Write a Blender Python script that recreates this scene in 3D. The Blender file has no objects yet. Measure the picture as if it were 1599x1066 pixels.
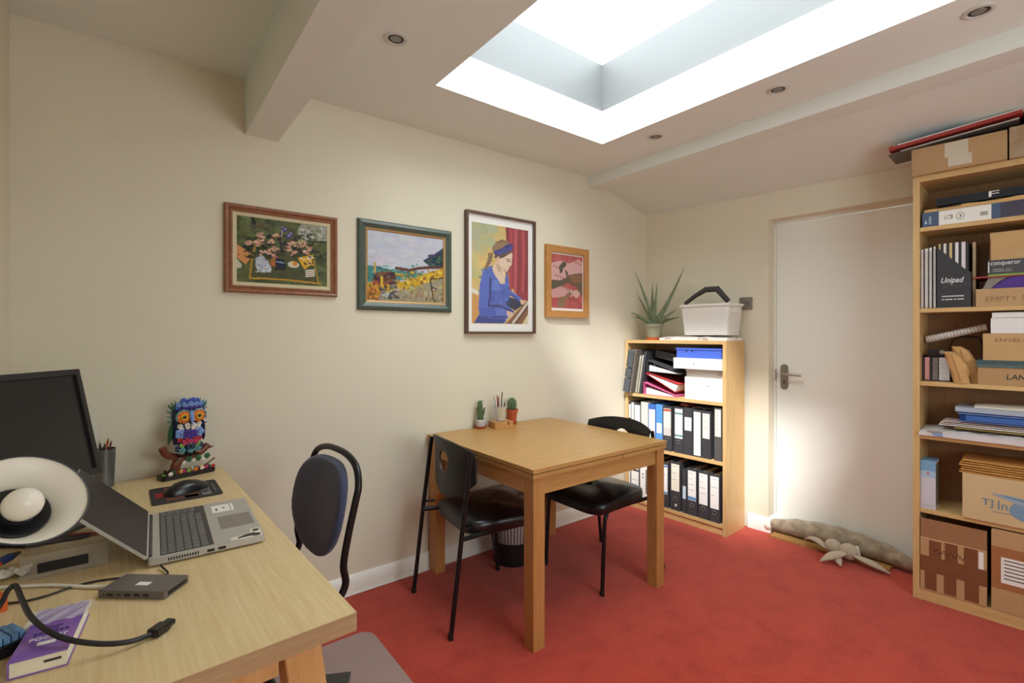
import bpy, bmesh, math, random
import numpy as np
from mathutils import Vector, Matrix
random.seed(7)
S = bpy.context.scene
COL = S.collection
PI = math.pi

# ---------------------------------------------------------------- camera
H = 1.30
FPX, HY, CX, YAW = 761.35, 522.2, 799.5, math.radians(52.243)
FWD = Vector((math.cos(YAW), math.sin(YAW), 0)); RGT = Vector((math.sin(YAW), -math.cos(YAW), 0)); UP = Vector((0, 0, 1))
CAM = Vector((0, 0, H))
cd = bpy.data.cameras.new('camera'); cam = bpy.data.objects.new('camera', cd); COL.objects.link(cam)
cd.sensor_width = 36; cd.lens = FPX / 1599 * 36; cd.clip_start = 0.02
cd.shift_y = -(1066 / 2 - HY) / 1599
cam.location = CAM; cam.rotation_euler = (PI / 2, 0, YAW - PI / 2)
S.camera = cam
# ---------------------------------------------------------------- world, sun, exposure
w = bpy.data.worlds.new('sky'); S.world = w; w.use_nodes = True
bg = w.node_tree.nodes['Background']; bg.inputs[0].default_value = (0.88, 0.97, 1.0, 1); bg.inputs[1].default_value = 5.5
sd = bpy.data.lights.new('sun', 'SUN'); so = bpy.data.objects.new('sun', sd); COL.objects.link(so)
sd.energy = 5.0; sd.angle = math.radians(8); sd.color = (1, 1, 1)
so.rotation_euler = Vector((1.0, 0.62, -1.42)).to_track_quat('-Z', 'Y').to_euler()
so.location = (-2, -1, 6)
pd = bpy.data.lights.new('skylight_portal', 'AREA'); po = bpy.data.objects.new('skylight_portal', pd); COL.objects.link(po)
pd.shape = 'RECTANGLE'; pd.size = 1.10; pd.size_y = 1.74; po.location = (1.634, 1.08, 2.915); pd.cycles.is_portal = True
pd2 = bpy.data.lights.new('added_window_portal', 'AREA'); po2 = bpy.data.objects.new('added_window_portal', pd2); COL.objects.link(po2)  # portal of the window added behind the camera for fill light
pd2.shape = 'RECTANGLE'; pd2.size = 1.4; pd2.size_y = 1.2; po2.location = (1.40, -1.06, 1.45); po2.rotation_euler = (PI / 2, 0, 0); pd2.cycles.is_portal = True
S.view_settings.view_transform = 'Standard'; S.view_settings.look = 'None'; S.view_settings.gamma = 1
S.view_settings.use_curve_mapping = False
S.view_settings.exposure = 0.42
S.cycles.use_denoising = True
S.cycles.max_bounces = 12; S.cycles.diffuse_bounces = 6; S.cycles.transparent_max_bounces = 16
S.cycles.sample_clamp_indirect = 8
S.cycles.caustics_reflective = False; S.cycles.caustics_refractive = False

# ---------------------------------------------------------------- pixel -> place
def ray(x, y): return FWD + RGT * ((x - CX) / FPX) + UP * ((HY - y) / FPX)
def onz(x, y, z=0.0): r = ray(x, y); return CAM + r * ((z - H) / r.z)
def ony(x, y, Y): r = ray(x, y); return CAM + r * (Y / r.y)
def onk(x, y, k): return CAM + ray(x, y) * k
class Frame:
    """upright plane: u runs right, v into the wall, w up"""
    def __init__(s, ox, oy, slope):
        t = math.atan(slope); s.o = Vector((ox, oy, 0)); s.ang = -PI / 2 + t
        s.u = Vector((math.sin(t), -math.cos(t), 0)); s.v = Vector((math.cos(t), math.sin(t), 0))
    def pt(s, u, v, w=0): return s.o + s.u * u + s.v * v + Vector((0, 0, w))
    def px(s, x, y, v=0.0):
        r = ray(x, y); d = s.o + s.v * v - CAM
        q = CAM + r * (d.dot(s.v) / r.dot(s.v))
        e = q - s.o
        return e.dot(s.u), q.z
    def U(s, x, v=0.0): return s.px(x, 500, v)[0]
    def W(s, x, y, v=0.0): return s.px(x, y, v)[1]

# ---------------------------------------------------------------- materials
def lin(c):
    return tuple(((x / 255) / 12.92 if x / 255 <= 0.04045 else ((x / 255 + 0.055) / 1.055) ** 2.4) for x in c[:3]) + (1,)
MATS = {}
def mat(name, rgb, rough=0.6, metal=0.0, var=0.0, scale=30, bump=0.0, bscale=None, spec=0.5, coat=0.0, rgb2=None, sheen=0):
    if name in MATS: return MATS[name]
    m = bpy.data.materials.new(name); m.use_nodes = True; nt = m.node_tree; b = nt.nodes['Principled BSDF']
    b.inputs['Base Color'].default_value = lin(rgb); b.inputs['Roughness'].default_value = rough
    b.inputs['Metallic'].default_value = metal; b.inputs['Specular IOR Level'].default_value = spec
    b.inputs['Coat Weight'].default_value = coat
    if sheen: b.inputs['Sheen Weight'].default_value = sheen
    if var or bump or rgb2:
        tc = nt.nodes.new('ShaderNodeTexCoord'); n = nt.nodes.new('ShaderNodeTexNoise')
        n.inputs['Scale'].default_value = scale; n.inputs['Detail'].default_value = 4
        nt.links.new(tc.outputs['Object'], n.inputs['Vector'])
        if var or rgb2:
            mx = nt.nodes.new('ShaderNodeMix'); mx.data_type = 'RGBA'
            c = lin(rgb); c2 = lin(rgb2) if rgb2 else tuple(min(1, x * (1 + var)) for x in c[:3]) + (1,)
            mx.inputs[6].default_value = c if rgb2 else tuple(x * (1 - var) for x in c[:3]) + (1,)
            mx.inputs[7].default_value = c2
            mr = nt.nodes.new('ShaderNodeMapRange'); mr.inputs[1].default_value = 0.3; mr.inputs[2].default_value = 0.7
            nt.links.new(n.outputs[0], mr.inputs[0]); nt.links.new(mr.outputs[0], mx.inputs[0])
            nt.links.new(mx.outputs[2], b.inputs['Base Color'])
        if bump:
            n2 = n
            if bscale:
                n2 = nt.nodes.new('ShaderNodeTexNoise'); n2.inputs['Scale'].default_value = bscale
                nt.links.new(tc.outputs['Object'], n2.inputs['Vector'])
            bp = nt.nodes.new('ShaderNodeBump'); bp.inputs['Strength'].default_value = bump; bp.inputs['Distance'].default_value = 0.004
            nt.links.new(n2.outputs[0], bp.inputs['Height']); nt.links.new(bp.outputs[0], b.inputs['Normal'])
    MATS[name] = m
    return m
def wood(name, a, b_, stretch=(1, 14, 14), scale=6, rough=0.42, coat=0.0):
    if name in MATS: return MATS[name]
    m = bpy.data.materials.new(name); m.use_nodes = True; nt = m.node_tree; b = nt.nodes['Principled BSDF']
    b.inputs['Roughness'].default_value = rough; b.inputs['Coat Weight'].default_value = coat
    tc = nt.nodes.new('ShaderNodeTexCoord'); mp = nt.nodes.new('ShaderNodeMapping'); mp.inputs['Scale'].default_value = stretch
    n = nt.nodes.new('ShaderNodeTexNoise'); n.inputs['Scale'].default_value = scale; n.inputs['Detail'].default_value = 6; n.inputs['Roughness'].default_value = 0.6
    n.inputs['Distortion'].default_value = 0.4
    r = nt.nodes.new('ShaderNodeValToRGB'); r.color_ramp.elements[0].position = 0.3; r.color_ramp.elements[1].position = 0.7
    r.color_ramp.elements[0].color = lin(a); r.color_ramp.elements[1].color = lin(b_)
    L = nt.links.new
    L(tc.outputs['Object'], mp.inputs['Vector']); L(mp.outputs[0], n.inputs['Vector']); L(n.outputs[0], r.inputs[0]); L(r.outputs[0], b.inputs['Base Color'])
    MATS[name] = m
    return m
def clear(name, rgb, fac, rough=0.1, tint=None):
    """see-through plastic: part transparent, part glossy/diffuse"""
    if name in MATS: return MATS[name]
    m = bpy.data.materials.new(name); m.use_nodes = True; nt = m.node_tree; b = nt.nodes['Principled BSDF']
    b.inputs['Base Color'].default_value = lin(rgb); b.inputs['Roughness'].default_value = rough
    t = nt.nodes.new('ShaderNodeBsdfTransparent'); t.inputs[0].default_value = lin(tint) if tint else (1, 1, 1, 1)
    mx = nt.nodes.new('ShaderNodeMixShader'); mx.inputs[0].default_value = fac
    nt.links.new(t.outputs[0], mx.inputs[1]); nt.links.new(b.outputs[0], mx.inputs[2]); nt.links.new(mx.outputs[0], nt.nodes['Material Output'].inputs[0])
    MATS[name] = m
    return m
def colattr(name, rough=0.7, bump=0.0):
    m = bpy.data.materials.new(name); m.use_nodes = True; nt = m.node_tree; b = nt.nodes['Principled BSDF']
    a = nt.nodes.new('ShaderNodeVertexColor'); a.layer_name = 'paint'
    nt.links.new(a.outputs[0], b.inputs['Base Color']); b.inputs['Roughness'].default_value = rough
    b.inputs['Specular IOR Level'].default_value = 0.25
    if bump:
        n = nt.nodes.new('ShaderNodeTexNoise'); n.inputs['Scale'].default_value = 90
        tc = nt.nodes.new('ShaderNodeTexCoord'); nt.links.new(tc.outputs['Object'], n.inputs['Vector'])
        bp = nt.nodes.new('ShaderNodeBump'); bp.inputs['Strength'].default_value = bump; bp.inputs['Distance'].default_value = 0.003
        nt.links.new(n.outputs[0], bp.inputs['Height']); nt.links.new(bp.outputs[0], b.inputs['Normal'])
    return m

# ---------------------------------------------------------------- mesh helpers
def box(bm, x0, y0, z0, x1, y1, z1, M=None):
    vs = [bm.verts.new((x, y, z)) for z in (z0, z1) for y in (y0, y1) for x in (x0, x1)]
    for f in ((0, 2, 3, 1), (4, 5, 7, 6), (0, 1, 5, 4), (2, 6, 7, 3), (0, 4, 6, 2), (1, 3, 7, 5)): bm.faces.new([vs[i] for i in f])
    if M is not None: bmesh.ops.transform(bm, matrix=M, verts=vs)
    return vs
def prism(bm, poly, a, b, axis='z', M=None):
    def mk(p, t):
        return {'z': (p[0], p[1], t), 'y': (p[0], t, p[1]), 'x': (t, p[0], p[1])}[axis]
    lo = [bm.verts.new(mk(p, a)) for p in poly]; hi = [bm.verts.new(mk(p, b)) for p in poly]
    n = len(poly); fs = [bm.faces.new(lo[::-1]), bm.faces.new(hi)]
    for i in range(n): fs.append(bm.faces.new((lo[i], lo[(i + 1) % n], hi[(i + 1) % n], hi[i])))
    bmesh.ops.recalc_face_normals(bm, faces=fs)
    if M is not None: bmesh.ops.transform(bm, matrix=M, verts=lo + hi)
    return lo + hi
def smoothpath(pts, n=6, closed=False):
    P = [Vector(p) for p in pts]; out = []; N = len(P)
    for i in range(N if closed else N - 1):
        g = (lambda j: P[j % N]) if closed else (lambda j: P[max(0, min(N - 1, j))])
        a, b, c, d = g(i - 1), g(i), g(i + 1), g(i + 2)
        for k in range(n):
            t = k / n
            out.append(0.5 * ((2 * b) + (c - a) * t + (2 * a - 5 * b + 4 * c - d) * t * t + (3 * b - a - 3 * c + d) * t ** 3))
    if not closed: out.append(P[-1])
    return out
def tube(bm, pts, r, n=10, closed=False, flat=None):
    P = [Vector(p) for p in pts]; N = len(P); rs = r if isinstance(r, (list, tuple)) else [r] * N
    prev = None; rings = []
    for i, p in enumerate(P):
        a = P[(i - 1) % N] if (closed or i > 0) else p; b = P[(i + 1) % N] if (closed or i < N - 1) else p
        t = (b - a).normalized()
        if prev is None:
            ref = Vector((0, 0, 1)) if abs(t.z) < 0.9 else Vector((1, 0, 0)); x = t.cross(ref).normalized()
        else: x = (prev - t * prev.dot(t)).normalized()
        prev = x; y = t.cross(x); f = flat if flat else 1
        rings.append([bm.verts.new(p + (x * math.cos(2 * PI * k / n) + y * math.sin(2 * PI * k / n) * f) * rs[i]) for k in range(n)])
    for i in range(N if closed else N - 1):
        A, B = rings[i], rings[(i + 1) % N]
        for k in range(n): bm.faces.new((A[k], A[(k + 1) % n], B[(k + 1) % n], B[k]))
    if not closed:
        bm.faces.new(rings[0][::-1]); bm.faces.new(rings[-1])
    return [v for R in rings for v in R]
def lathe(bm, prof, n=24, c=(0, 0), M=None, cap=True):
    rings = []
    for r, z in prof:
        rings.append([bm.verts.new((c[0] + r * math.cos(2 * PI * k / n), c[1] + r * math.sin(2 * PI * k / n), z)) for k in range(n)])
    for A, B in zip(rings, rings[1:]):
        for k in range(n): bm.faces.new((A[k], A[(k + 1) % n], B[(k + 1) % n], B[k]))
    if cap:
        bm.faces.new(rings[0][::-1]); bm.faces.new(rings[-1])
    vs = [v for R in rings for v in R]
    if M is not None: bmesh.ops.transform(bm, matrix=M, verts=vs)
    return vs
def ball(bm, c, r, s=(1, 1, 1), n=12, M=None):
    m = Matrix.Translation(c) @ (M if M is not None else Matrix.Identity(4)) @ Matrix.Diagonal((s[0], s[1], s[2], 1))
    bmesh.ops.create_uvsphere(bm, u_segments=n, v_segments=max(6, n * 2 // 3), radius=r, matrix=m)
def RZ(a): return Matrix.Rotation(a, 4, 'Z')
def RX(a): return Matrix.Rotation(a, 4, 'X')
def RY(a): return Matrix.Rotation(a, 4, 'Y')
def T(*p): return Matrix.Translation(p)
def rrect(x0, y0, x1, y1, r, n=5):
    out = []
    for cx, cy, a in ((x1 - r, y0 + r, -90), (x1 - r, y1 - r, 0), (x0 + r, y1 - r, 90), (x0 + r, y0 + r, 180)):
        for k in range(n + 1):
            t = math.radians(a + 90 * k / n); out.append((cx + r * math.cos(t), cy + r * math.sin(t)))
    return out
def obj(name, build, m, parent=None, bevel=0.0, smooth=True, seg=2, ang=38):
    bm = bmesh.new(); build(bm)
    if bevel: bmesh.ops.bevel(bm, geom=[e for e in bm.edges if len(e.link_faces) == 2 and e.calc_face_angle(0) > 0.5], offset=bevel, segments=seg, affect='EDGES', clamp_overlap=True)
    me = bpy.data.meshes.new(name); bm.to_mesh(me); bm.free()
    if smooth:
        me.polygons.foreach_set('use_smooth', [True] * len(me.polygons)); me.set_sharp_from_angle(angle=math.radians(ang))
    me.materials.append(m)
    o = bpy.data.objects.new(name, me); COL.objects.link(o)
    if parent is not None: o.parent = parent
    return o
def B(*a, **k): return lambda bm: box(bm, *a, **k)
def tag(o, label, cat, group=None):
    o['label'] = label; o['category'] = cat
    if group: o['group'] = group
    return o
def thing(name, label, cat, loc=(0, 0, 0), rz=0.0, group=None):
    o = bpy.data.objects.new(name, None); COL.objects.link(o); o.empty_display_size = 0.05
    o.location = loc; o.rotation_euler = (0, 0, rz); return tag(o, label, cat, group)
def struct(name, build, m, label=None, parent=None, **k):
    o = obj(name, build, m, parent, **k)
    if parent is None: o['kind'] = 'structure'
    if label: o['label'] = label
    return o
def copytree(root, loc, rz, label, group=None):
    r = root.copy(); COL.objects.link(r); r.location = loc; r.rotation_euler = (0, 0, rz); r['label'] = label
    if group: r['group'] = group
    for ch in list(root.children):
        c = ch.copy(); COL.objects.link(c); c.parent = r
        for g in ch.children:
            d = g.copy(); COL.objects.link(d); d.parent = c
    return r
def text(name, body, m, parent, x, y, z, width=None, height=None, face='front', shear=0.0, rot=0.0, depth=0.0006, bold=0.0):
    """lettering as thin geometry. face front: in the local xz plane looking to -y; top: on the xy plane"""
    cu = bpy.data.curves.new(name, 'FONT'); cu.body = body; cu.align_x = 'CENTER'; cu.align_y = 'CENTER'; cu.extrude = 0.02; cu.shear = shear; cu.offset = bold
    cu.resolution_u = 3
    o = bpy.data.objects.new(name, cu); COL.objects.link(o); dg = bpy.context.evaluated_depsgraph_get(); dg.update()
    me = bpy.data.meshes.new_from_object(o.evaluated_get(dg)); bpy.data.objects.remove(o); bpy.data.curves.remove(cu)
    xs = [v.co.x for v in me.vertices]; ys = [v.co.y for v in me.vertices]
    w0, h0 = max(xs) - min(xs), max(ys) - min(ys); cx, cy = (max(xs) + min(xs)) / 2, (max(ys) + min(ys)) / 2
    sx = width / w0 if width else height / h0; sy = height / h0 if height else sx
    R = RX(PI / 2) if face == 'front' else Matrix.Identity(4)
    me.transform(T(x, y, z) @ R @ RZ(rot) @ Matrix.Diagonal((sx, sy, depth / 0.04, 1)) @ T(-cx, -cy, 0))
    me.materials.clear(); me.materials.append(m)
    o = bpy.data.objects.new(name, me); COL.objects.link(o); o.parent = parent
    return o

# ---------------------------------------------------------------- materials in use
wall_m = mat('cream_wall_paint', (224, 217, 196), 0.75, var=0.02, scale=2, bump=0.03, bscale=160, spec=0.2)
white_m = mat('white_ceiling_paint', (228, 232, 226), 0.8, var=0.01, scale=3, spec=0.2)
gloss_white = mat('white_gloss_paint', (238, 234, 226), 0.35)
door_m = mat('cream_door_paint', (238, 238, 230), 0.45, var=0.01, scale=2)
upstand_m = mat('white_upstand_paint', (240, 240, 238), 0.6)
def carpet():
    m = mat('red_carpet', (165, 50, 30), 0.95, spec=0.1, sheen=0.25)
    nt = m.node_tree; b = nt.nodes['Principled BSDF']; L = nt.links.new
    tc = nt.nodes.new('ShaderNodeTexCoord')
    n1 = nt.nodes.new('ShaderNodeTexNoise'); n1.inputs['Scale'].default_value = 7; n1.inputs['Detail'].default_value = 6; n1.inputs['Roughness'].default_value = 0.65
    n2 = nt.nodes.new('ShaderNodeTexNoise'); n2.inputs['Scale'].default_value = 130; n2.inputs['Detail'].default_value = 2
    ad = nt.nodes.new('ShaderNodeMath'); ad.operation = 'MULTIPLY_ADD'; ad.inputs[1].default_value = 0.9
    L(tc.outputs['Object'], n1.inputs['Vector']); L(tc.outputs['Object'], n2.inputs['Vector'])
    L(n1.outputs[0], ad.inputs[0]); L(n2.outputs[0], ad.inputs[2])
    r = nt.nodes.new('ShaderNodeValToRGB'); r.color_ramp.elements[0].position = 0.68; r.color_ramp.elements[1].position = 1.2
    r.color_ramp.elements[0].color = lin((146, 40, 26)); r.color_ramp.elements[1].color = lin((178, 60, 42))
    L(ad.outputs[0], r.inputs[0]); L(r.outputs[0], b.inputs['Base Color'])
    bp = nt.nodes.new('ShaderNodeBump'); bp.inputs['Strength'].default_value = 0.5; bp.inputs['Distance'].default_value = 0.003
    L(n2.outputs[0], bp.inputs['Height']); L(bp.outputs[0], b.inputs['Normal'])
    return m
carpet_m = carpet()
shelf_wood = wood('beech_laminate_shelf', (200, 162, 106), (216, 182, 126), (12, 12, 1), 5, 0.4)
table_wood = wood('beech_veneer', (178, 134, 76), (196, 152, 92), (1.2, 12, 12), 5, 0.36)
table_leg_wood = wood('beech_solid', (174, 122, 68), (192, 142, 84), (12, 12, 1), 5, 0.4)
desk_wood = wood('pale_oak_veneer', (210, 183, 133), (226, 203, 157), (26, 0.9, 9), 5, 0.42)
desk_edge = wood('pale_oak_edge', (196, 166, 122), (218, 190, 148), (1, 12, 12), 5, 0.5)
black_m = mat('black_plastic', (24, 24, 26), 0.45)
black_gloss = mat('black_vinyl', (20, 20, 22), 0.28, var=0.1, scale=60, bump=0.05, bscale=400)
black_metal = mat('black_tube', (22, 22, 24), 0.35, 0.2)
steel = mat('brushed_steel', (172, 166, 156), 0.35, 0.9, var=0.08, scale=60)
card_m = mat('brown_cardboard', (184, 150, 108), 0.85, var=0.05, scale=8, bump=0.04, bscale=80)
card2 = mat('darker_cardboard', (160, 118, 80), 0.85, var=0.05, scale=8)
paper = mat('white_paper', (238, 236, 230), 0.8, var=0.015, scale=20)
cream_paper = mat('cream_paper', (232, 226, 206), 0.8, var=0.02, scale=20)
ink = mat('dark_ink', (60, 52, 48), 0.8)
black_board = mat('black_file_board', (58, 58, 62), 0.55, var=0.12, scale=90)

# ---------------------------------------------------------------- the room
WB = 2.43; XL = -0.346; YF = -1.0; ZC = 2.427
WR = Frame(3.237, WB, 0.07)
struct('floor', B(XL - 0.1, YF - 0.1, -0.1, 3.8, WB + 0.1, 0), carpet_m, 'red fitted carpet across the whole room')
struct('wall_back', B(XL - 0.15, WB, 0, 3.6, WB + 0.15, 2.6), wall_m, 'cream wall carrying the four framed pictures')
struct('wall_left', B(XL - 0.15, YF - 0.15, 0, XL, WB, 2.6), wall_m, 'cream wall behind the desk')
gx0, gx1, gz0, gz1 = 0.70, 2.10, 0.85, 2.05
struct('wall_front', lambda bm: (box(bm, XL, YF - 0.15, 0, gx0, YF, 2.6), box(bm, gx1, YF - 0.15, 0, 3.6, YF, 2.6), box(bm, gx0, YF - 0.15, gz1, gx1, YF, 2.6), box(bm, gx0, YF - 0.15, 0, gx1, YF, gz0)), wall_m, 'cream wall opposite the pictures')
w2 = bpy.data.objects.new('added_window', None); COL.objects.link(w2); w2['kind'] = 'structure'; w2['label'] = 'added white framed window behind the camera, unseen, letting in fill daylight'  # added window, out of view, brightens the surfaces facing the camera
def wf(bm):
    for a in ((gx0, gz0, gx0 + 0.06, gz1), (gx1 - 0.06, gz0, gx1, gz1), (gx0 + 0.06, gz0, gx1 - 0.06, gz0 + 0.06), (gx0 + 0.06, gz1 - 0.06, gx1 - 0.06, gz1), ((gx0 + gx1) / 2 - 0.04, gz0 + 0.06, (gx0 + gx1) / 2 + 0.04, gz1 - 0.06)):
        box(bm, a[0], YF - 0.10, a[1], a[2], YF - 0.04, a[3])
struct('added_window_frame', wf, gloss_white, None, w2)
for a, b in ((gx0 + 0.06, (gx0 + gx1) / 2 - 0.04), ((gx0 + gx1) / 2 + 0.04, gx1 - 0.06)):
    struct('added_window_pane', B(a, YF - 0.075, gz0 + 0.06, b, YF - 0.07, gz1 - 0.06), clear('skylight_glass', (250, 250, 250), 0.04, 0.02), None, w2, smooth=False)
# door wall with an opening
uO0 = WR.px(1200, 600)[0]; wO1 = WR.W(1196.7, 344); uO1 = uO0 + 0.84
WM = T(*WR.o) @ RZ(WR.ang)
struct('wall_right', B(-0.05, 0, 0, uO0, 0.24, 2.6, M=WM), wall_m, 'cream wall between the corner and the door')
struct('wall_right', B(uO1, 0, 0, 3.6, 0.24, 2.6, M=WM), wall_m, 'cream wall behind the tall bookcase')
struct('wall_right', B(uO0, 0, wO1, uO1, 0.24, 2.6, M=WM), wall_m, 'cream wall above the door')
# ceiling round the skylight
sx0, sx1, sy0, sy1 = 1.077, 2.19, 0.22, 1.955
def ceil(bm):
    for e, z0, z1 in ((0.0, ZC, ZC + 0.014), (0.061, ZC + 0.0142, ZC + 0.18)):
        for a in ((XL, YF, sx0 - e, WB), (sx1 + e, YF, 2.70, WB), (sx0 - e, YF, sx1 + e, sy0 - e), (sx0 - e, sy1 + e, sx1 + e, WB)):
            box(bm, a[0], a[1], z0, a[2], a[3], z1)
cl = struct('ceiling', ceil, white_m, 'white ceiling round the skylight')
def slope(bm):
    prism(bm, [(2.66, 2.405), (3.62, 2.147), (3.62, 2.62), (2.66, 2.62)], YF, WB, 'y')
struct('slope_panel', slope, white_m, 'sloping strip of ceiling above the door', cl)
zb1 = 2.185
struct('trim_1', lambda bm: box(bm, 0.388, YF, zb1, 0.522, WB, ZC + 0.05), white_m, 'white boxed beam across the ceiling over the desk', bevel=0.004)
struct('trim_2', lambda bm: box(bm, 2.565, YF, 2.352, 2.705, WB, ZC + 0.05), white_m, 'white boxed beam between skylight and door', bevel=0.01)
# skylight
wn = bpy.data.objects.new('window_1', None); COL.objects.link(wn); wn['kind'] = 'structure'; wn['label'] = 'roof skylight with white upstand and clear pane'
def lining(z0, z1, o, t):
    def f(bm):
        box(bm, sx0 - o - t, sy0 - o - t, z0, sx0 - o, sy1 + o + t, z1); box(bm, sx1 + o, sy0 - o - t, z0, sx1 + o + t, sy1 + o + t, z1)
        box(bm, sx0 - o, sy0 - o - t, z0, sx1 + o, sy0 - o, z1); box(bm, sx0 - o, sy1 + o, z0, sx1 + o, sy1 + o + t, z1)
    return f
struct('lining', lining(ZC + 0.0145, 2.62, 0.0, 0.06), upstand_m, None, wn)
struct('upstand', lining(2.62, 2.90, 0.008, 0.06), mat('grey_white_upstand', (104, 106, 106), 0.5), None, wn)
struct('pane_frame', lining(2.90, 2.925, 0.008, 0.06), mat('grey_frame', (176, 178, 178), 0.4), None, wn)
struct('pane', B(sx0 - 0.03, sy0 - 0.03, 2.925, sx1 + 0.03, sy1 + 0.03, 2.931), clear('skylight_glass', (250, 250, 250), 0.04, 0.02), None, wn, smooth=False)
# skirting
def skirt(bm, L, M, h=0.095, t=0.016):
    prism(bm, [(0, 0), (-t, 0), (-t, h - 0.022), (-t + 0.004, h - 0.016), (-t + 0.006, h - 0.006), (-0.004, h), (0, h)], 0, L, 'x', M)
bb = lambda M, L: (lambda bm: skirt(bm, L, M))
struct('baseboard_back', bb(T(XL, WB, 0), 3.237 - XL), gloss_white, 'white skirting board below the pictures')
ub0 = 0.80
struct('baseboard_right', lambda bm: (skirt(bm, uO0 - ub0 + 0.016, T(*WR.pt(ub0, 0)) @ RZ(WR.ang)),
       skirt(bm, 0.115, T(*WR.pt(uO0, 0)) @ RZ(WR.ang + PI / 2))), gloss_white, 'white skirting board beside the door')
# door
ud0, wd1 = WR.px(1212.8, 352.2, 0.112)
dr = bpy.data.objects.new('door_1', None); COL.objects.link(dr); dr['kind'] = 'structure'; dr['label'] = 'plain cream flush door set back in its opening'
dr.location = WR.pt(ud0, 0.112, 0); dr.rotation_euler = (0, 0, WR.ang)
struct('slab', B(0, 0, 0.008, 0.775, 0.04, wd1), door_m, None, dr, bevel=0.002)
struct('jamb', lambda bm: (box(bm, uO0 - ud0, -0.012, 0, -0.003, 0.08, wd1 + 0.02), box(bm, 0.778, -0.012, 0, uO1 - ud0, 0.08, wd1 + 0.02), box(bm, uO0 - ud0, -0.012, wd1 + 0.004, uO1 - ud0, 0.08, wO1)), door_m, None, dr, bevel=0.001)
hu, hz = WR.px(1225, 588, 0.11); hu -= ud0
hb = struct('handle_plate', lambda bm: prism(bm, rrect(hu - 0.023, hz - 0.083, hu + 0.023, hz + 0.083, 0.0225, 8), -0.008, 0, 'y'), steel, 'brushed steel backplate', dr, bevel=0.0015)
struct('lever', lambda bm: (tube(bm, smoothpath([(hu, -0.006, hz + 0.022), (hu, -0.045, hz + 0.022), (hu + 0.012, -0.056, hz + 0.022), (hu + 0.06, -0.058, hz + 0.02), (hu + 0.115, -0.052, hz + 0.017)], 6), 0.0085, 12)), steel, 'brushed steel lever', hb)
struct('keyhole', lambda bm: (prism(bm, [(hu + 0.0055 * math.cos(k * PI / 6), hz - 0.032 + 0.0055 * math.sin(k * PI / 6)) for k in range(12)], -0.0095, -0.0075, 'y'), box(bm, hu - 0.0025, -0.0095, hz - 0.048, hu + 0.0025, -0.0075, hz - 0.034)), black_m, None, hb)
struct('latch_plate', B(uO0 - ud0 + 0.006, -0.0135, hz - 0.028, uO0 - ud0 + 0.012, -0.011, hz + 0.05), steel, 'steel latch plate on the jamb', dr)
# downlights
ring = mat('white_ring_enamel', (206, 202, 194), 0.35); lampglass = mat('lamp_reflector', (136, 132, 126), 0.3, 0.2)
dn = None
for (dx, dy, lab) in ((0.787, 1.739, 'recessed ceiling downlight between the left beam and the skylight'), (2.345, 1.693, 'recessed downlight farthest along the strip by the door beam'),
                      (2.338, 1.023, 'middle recessed downlight of the three beside the door beam'), (2.327, 0.347, 'recessed downlight at the top right edge of the picture')):
    if dn is None:
        dn = thing('downlight', lab, 'downlight', (dx, dy, ZC), 0, 'recessed downlights in the ceiling')
        obj('trim_ring', lambda bm: lathe(bm, [(0.030, 0.010), (0.030, -0.002), (0.034, -0.006), (0.044, -0.004), (0.045, 0.0)], 32, cap=False), ring, dn)
        obj('reflector', lambda bm: lathe(bm, [(0.0, -0.0008), (0.031, -0.0008), (0.031, -0.0012), (0.0, -0.0014)], 24, cap=False), mat('dull_reflector', (54, 50, 46), 0.4, 0.3), dn)
        obj('bulb', lambda bm: lathe(bm, [(0.021, -0.0016), (0.020, -0.0032), (0.012, -0.0040), (0.0, -0.0042)], 20, cap=False), lampglass, dn)
    else: copytree(dn, (dx, dy, ZC), 0, lab)
# switch
su, sw = WR.px(1165, 474, 0.0)
sw_t = thing('light_switch', 'brushed steel light switch on the wall behind the white basket', 'switch', WR.pt(su, -0.0005, sw), WR.ang)
obj('plate', lambda bm: prism(bm, rrect(-0.043, -0.043, 0.043, 0.043, 0.005, 3), -0.006, 0, 'y'), steel, sw_t, bevel=0.001)
for q in (-0.014, 0.014): obj('rocker', B(q - 0.009, -0.0095, -0.014, q + 0.009, -0.0062, 0.014), mat('grey_rocker', (120, 116, 110), 0.4, 0.3), sw_t, bevel=0.001)

# ================================================================ furniture
# ---- tall bookcase
TB = Frame(3.056, 0.695, 0.085)
TW, TD, TT = 0.80, 0.275, 0.026
zs = [0.056, 0.447, 0.809, 1.070, 1.4285, 1.826]         # top faces of the shelves
t = thing('tall_bookcase', 'tall beech bookcase crammed with boxes at the right edge', 'bookcase', TB.o, TB.ang)
obj('side_panel', B(0, 0, 0, TT, TD, 2.078), shelf_wood, t, bevel=0.001)
obj('side_panel', B(TW - TT, 0, 0, TW, TD, 2.078), shelf_wood, t, bevel=0.001)
obj('top_panel', B(TT + 0.0005, 0.0, 2.05, TW - TT - 0.0005, TD, 2.078), shelf_wood, t, bevel=0.001)
obj('back_panel', B(TT + 0.0005, TD - 0.006, 0.06, TW - TT - 0.0005, TD - 0.001, 2.049), wood('brown_back_panel', (150, 112, 76), (164, 126, 88), (12, 12, 1)), t)
shelf_edge = wood('beech_laminate_edge', (200, 162, 106), (216, 182, 126), (1, 12, 12), 5, 0.4)
for z in zs: obj('shelf', B(TT + 0.0005, 0.004, z - 0.02, TW - TT - 0.0005, TD - 0.0065, z), shelf_edge, t, bevel=0.0008)
obj('plinth', B(TT + 0.0005, 0.0, 0, TW - TT - 0.0005, 0.0035, 0.0555), shelf_edge, t)
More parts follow.
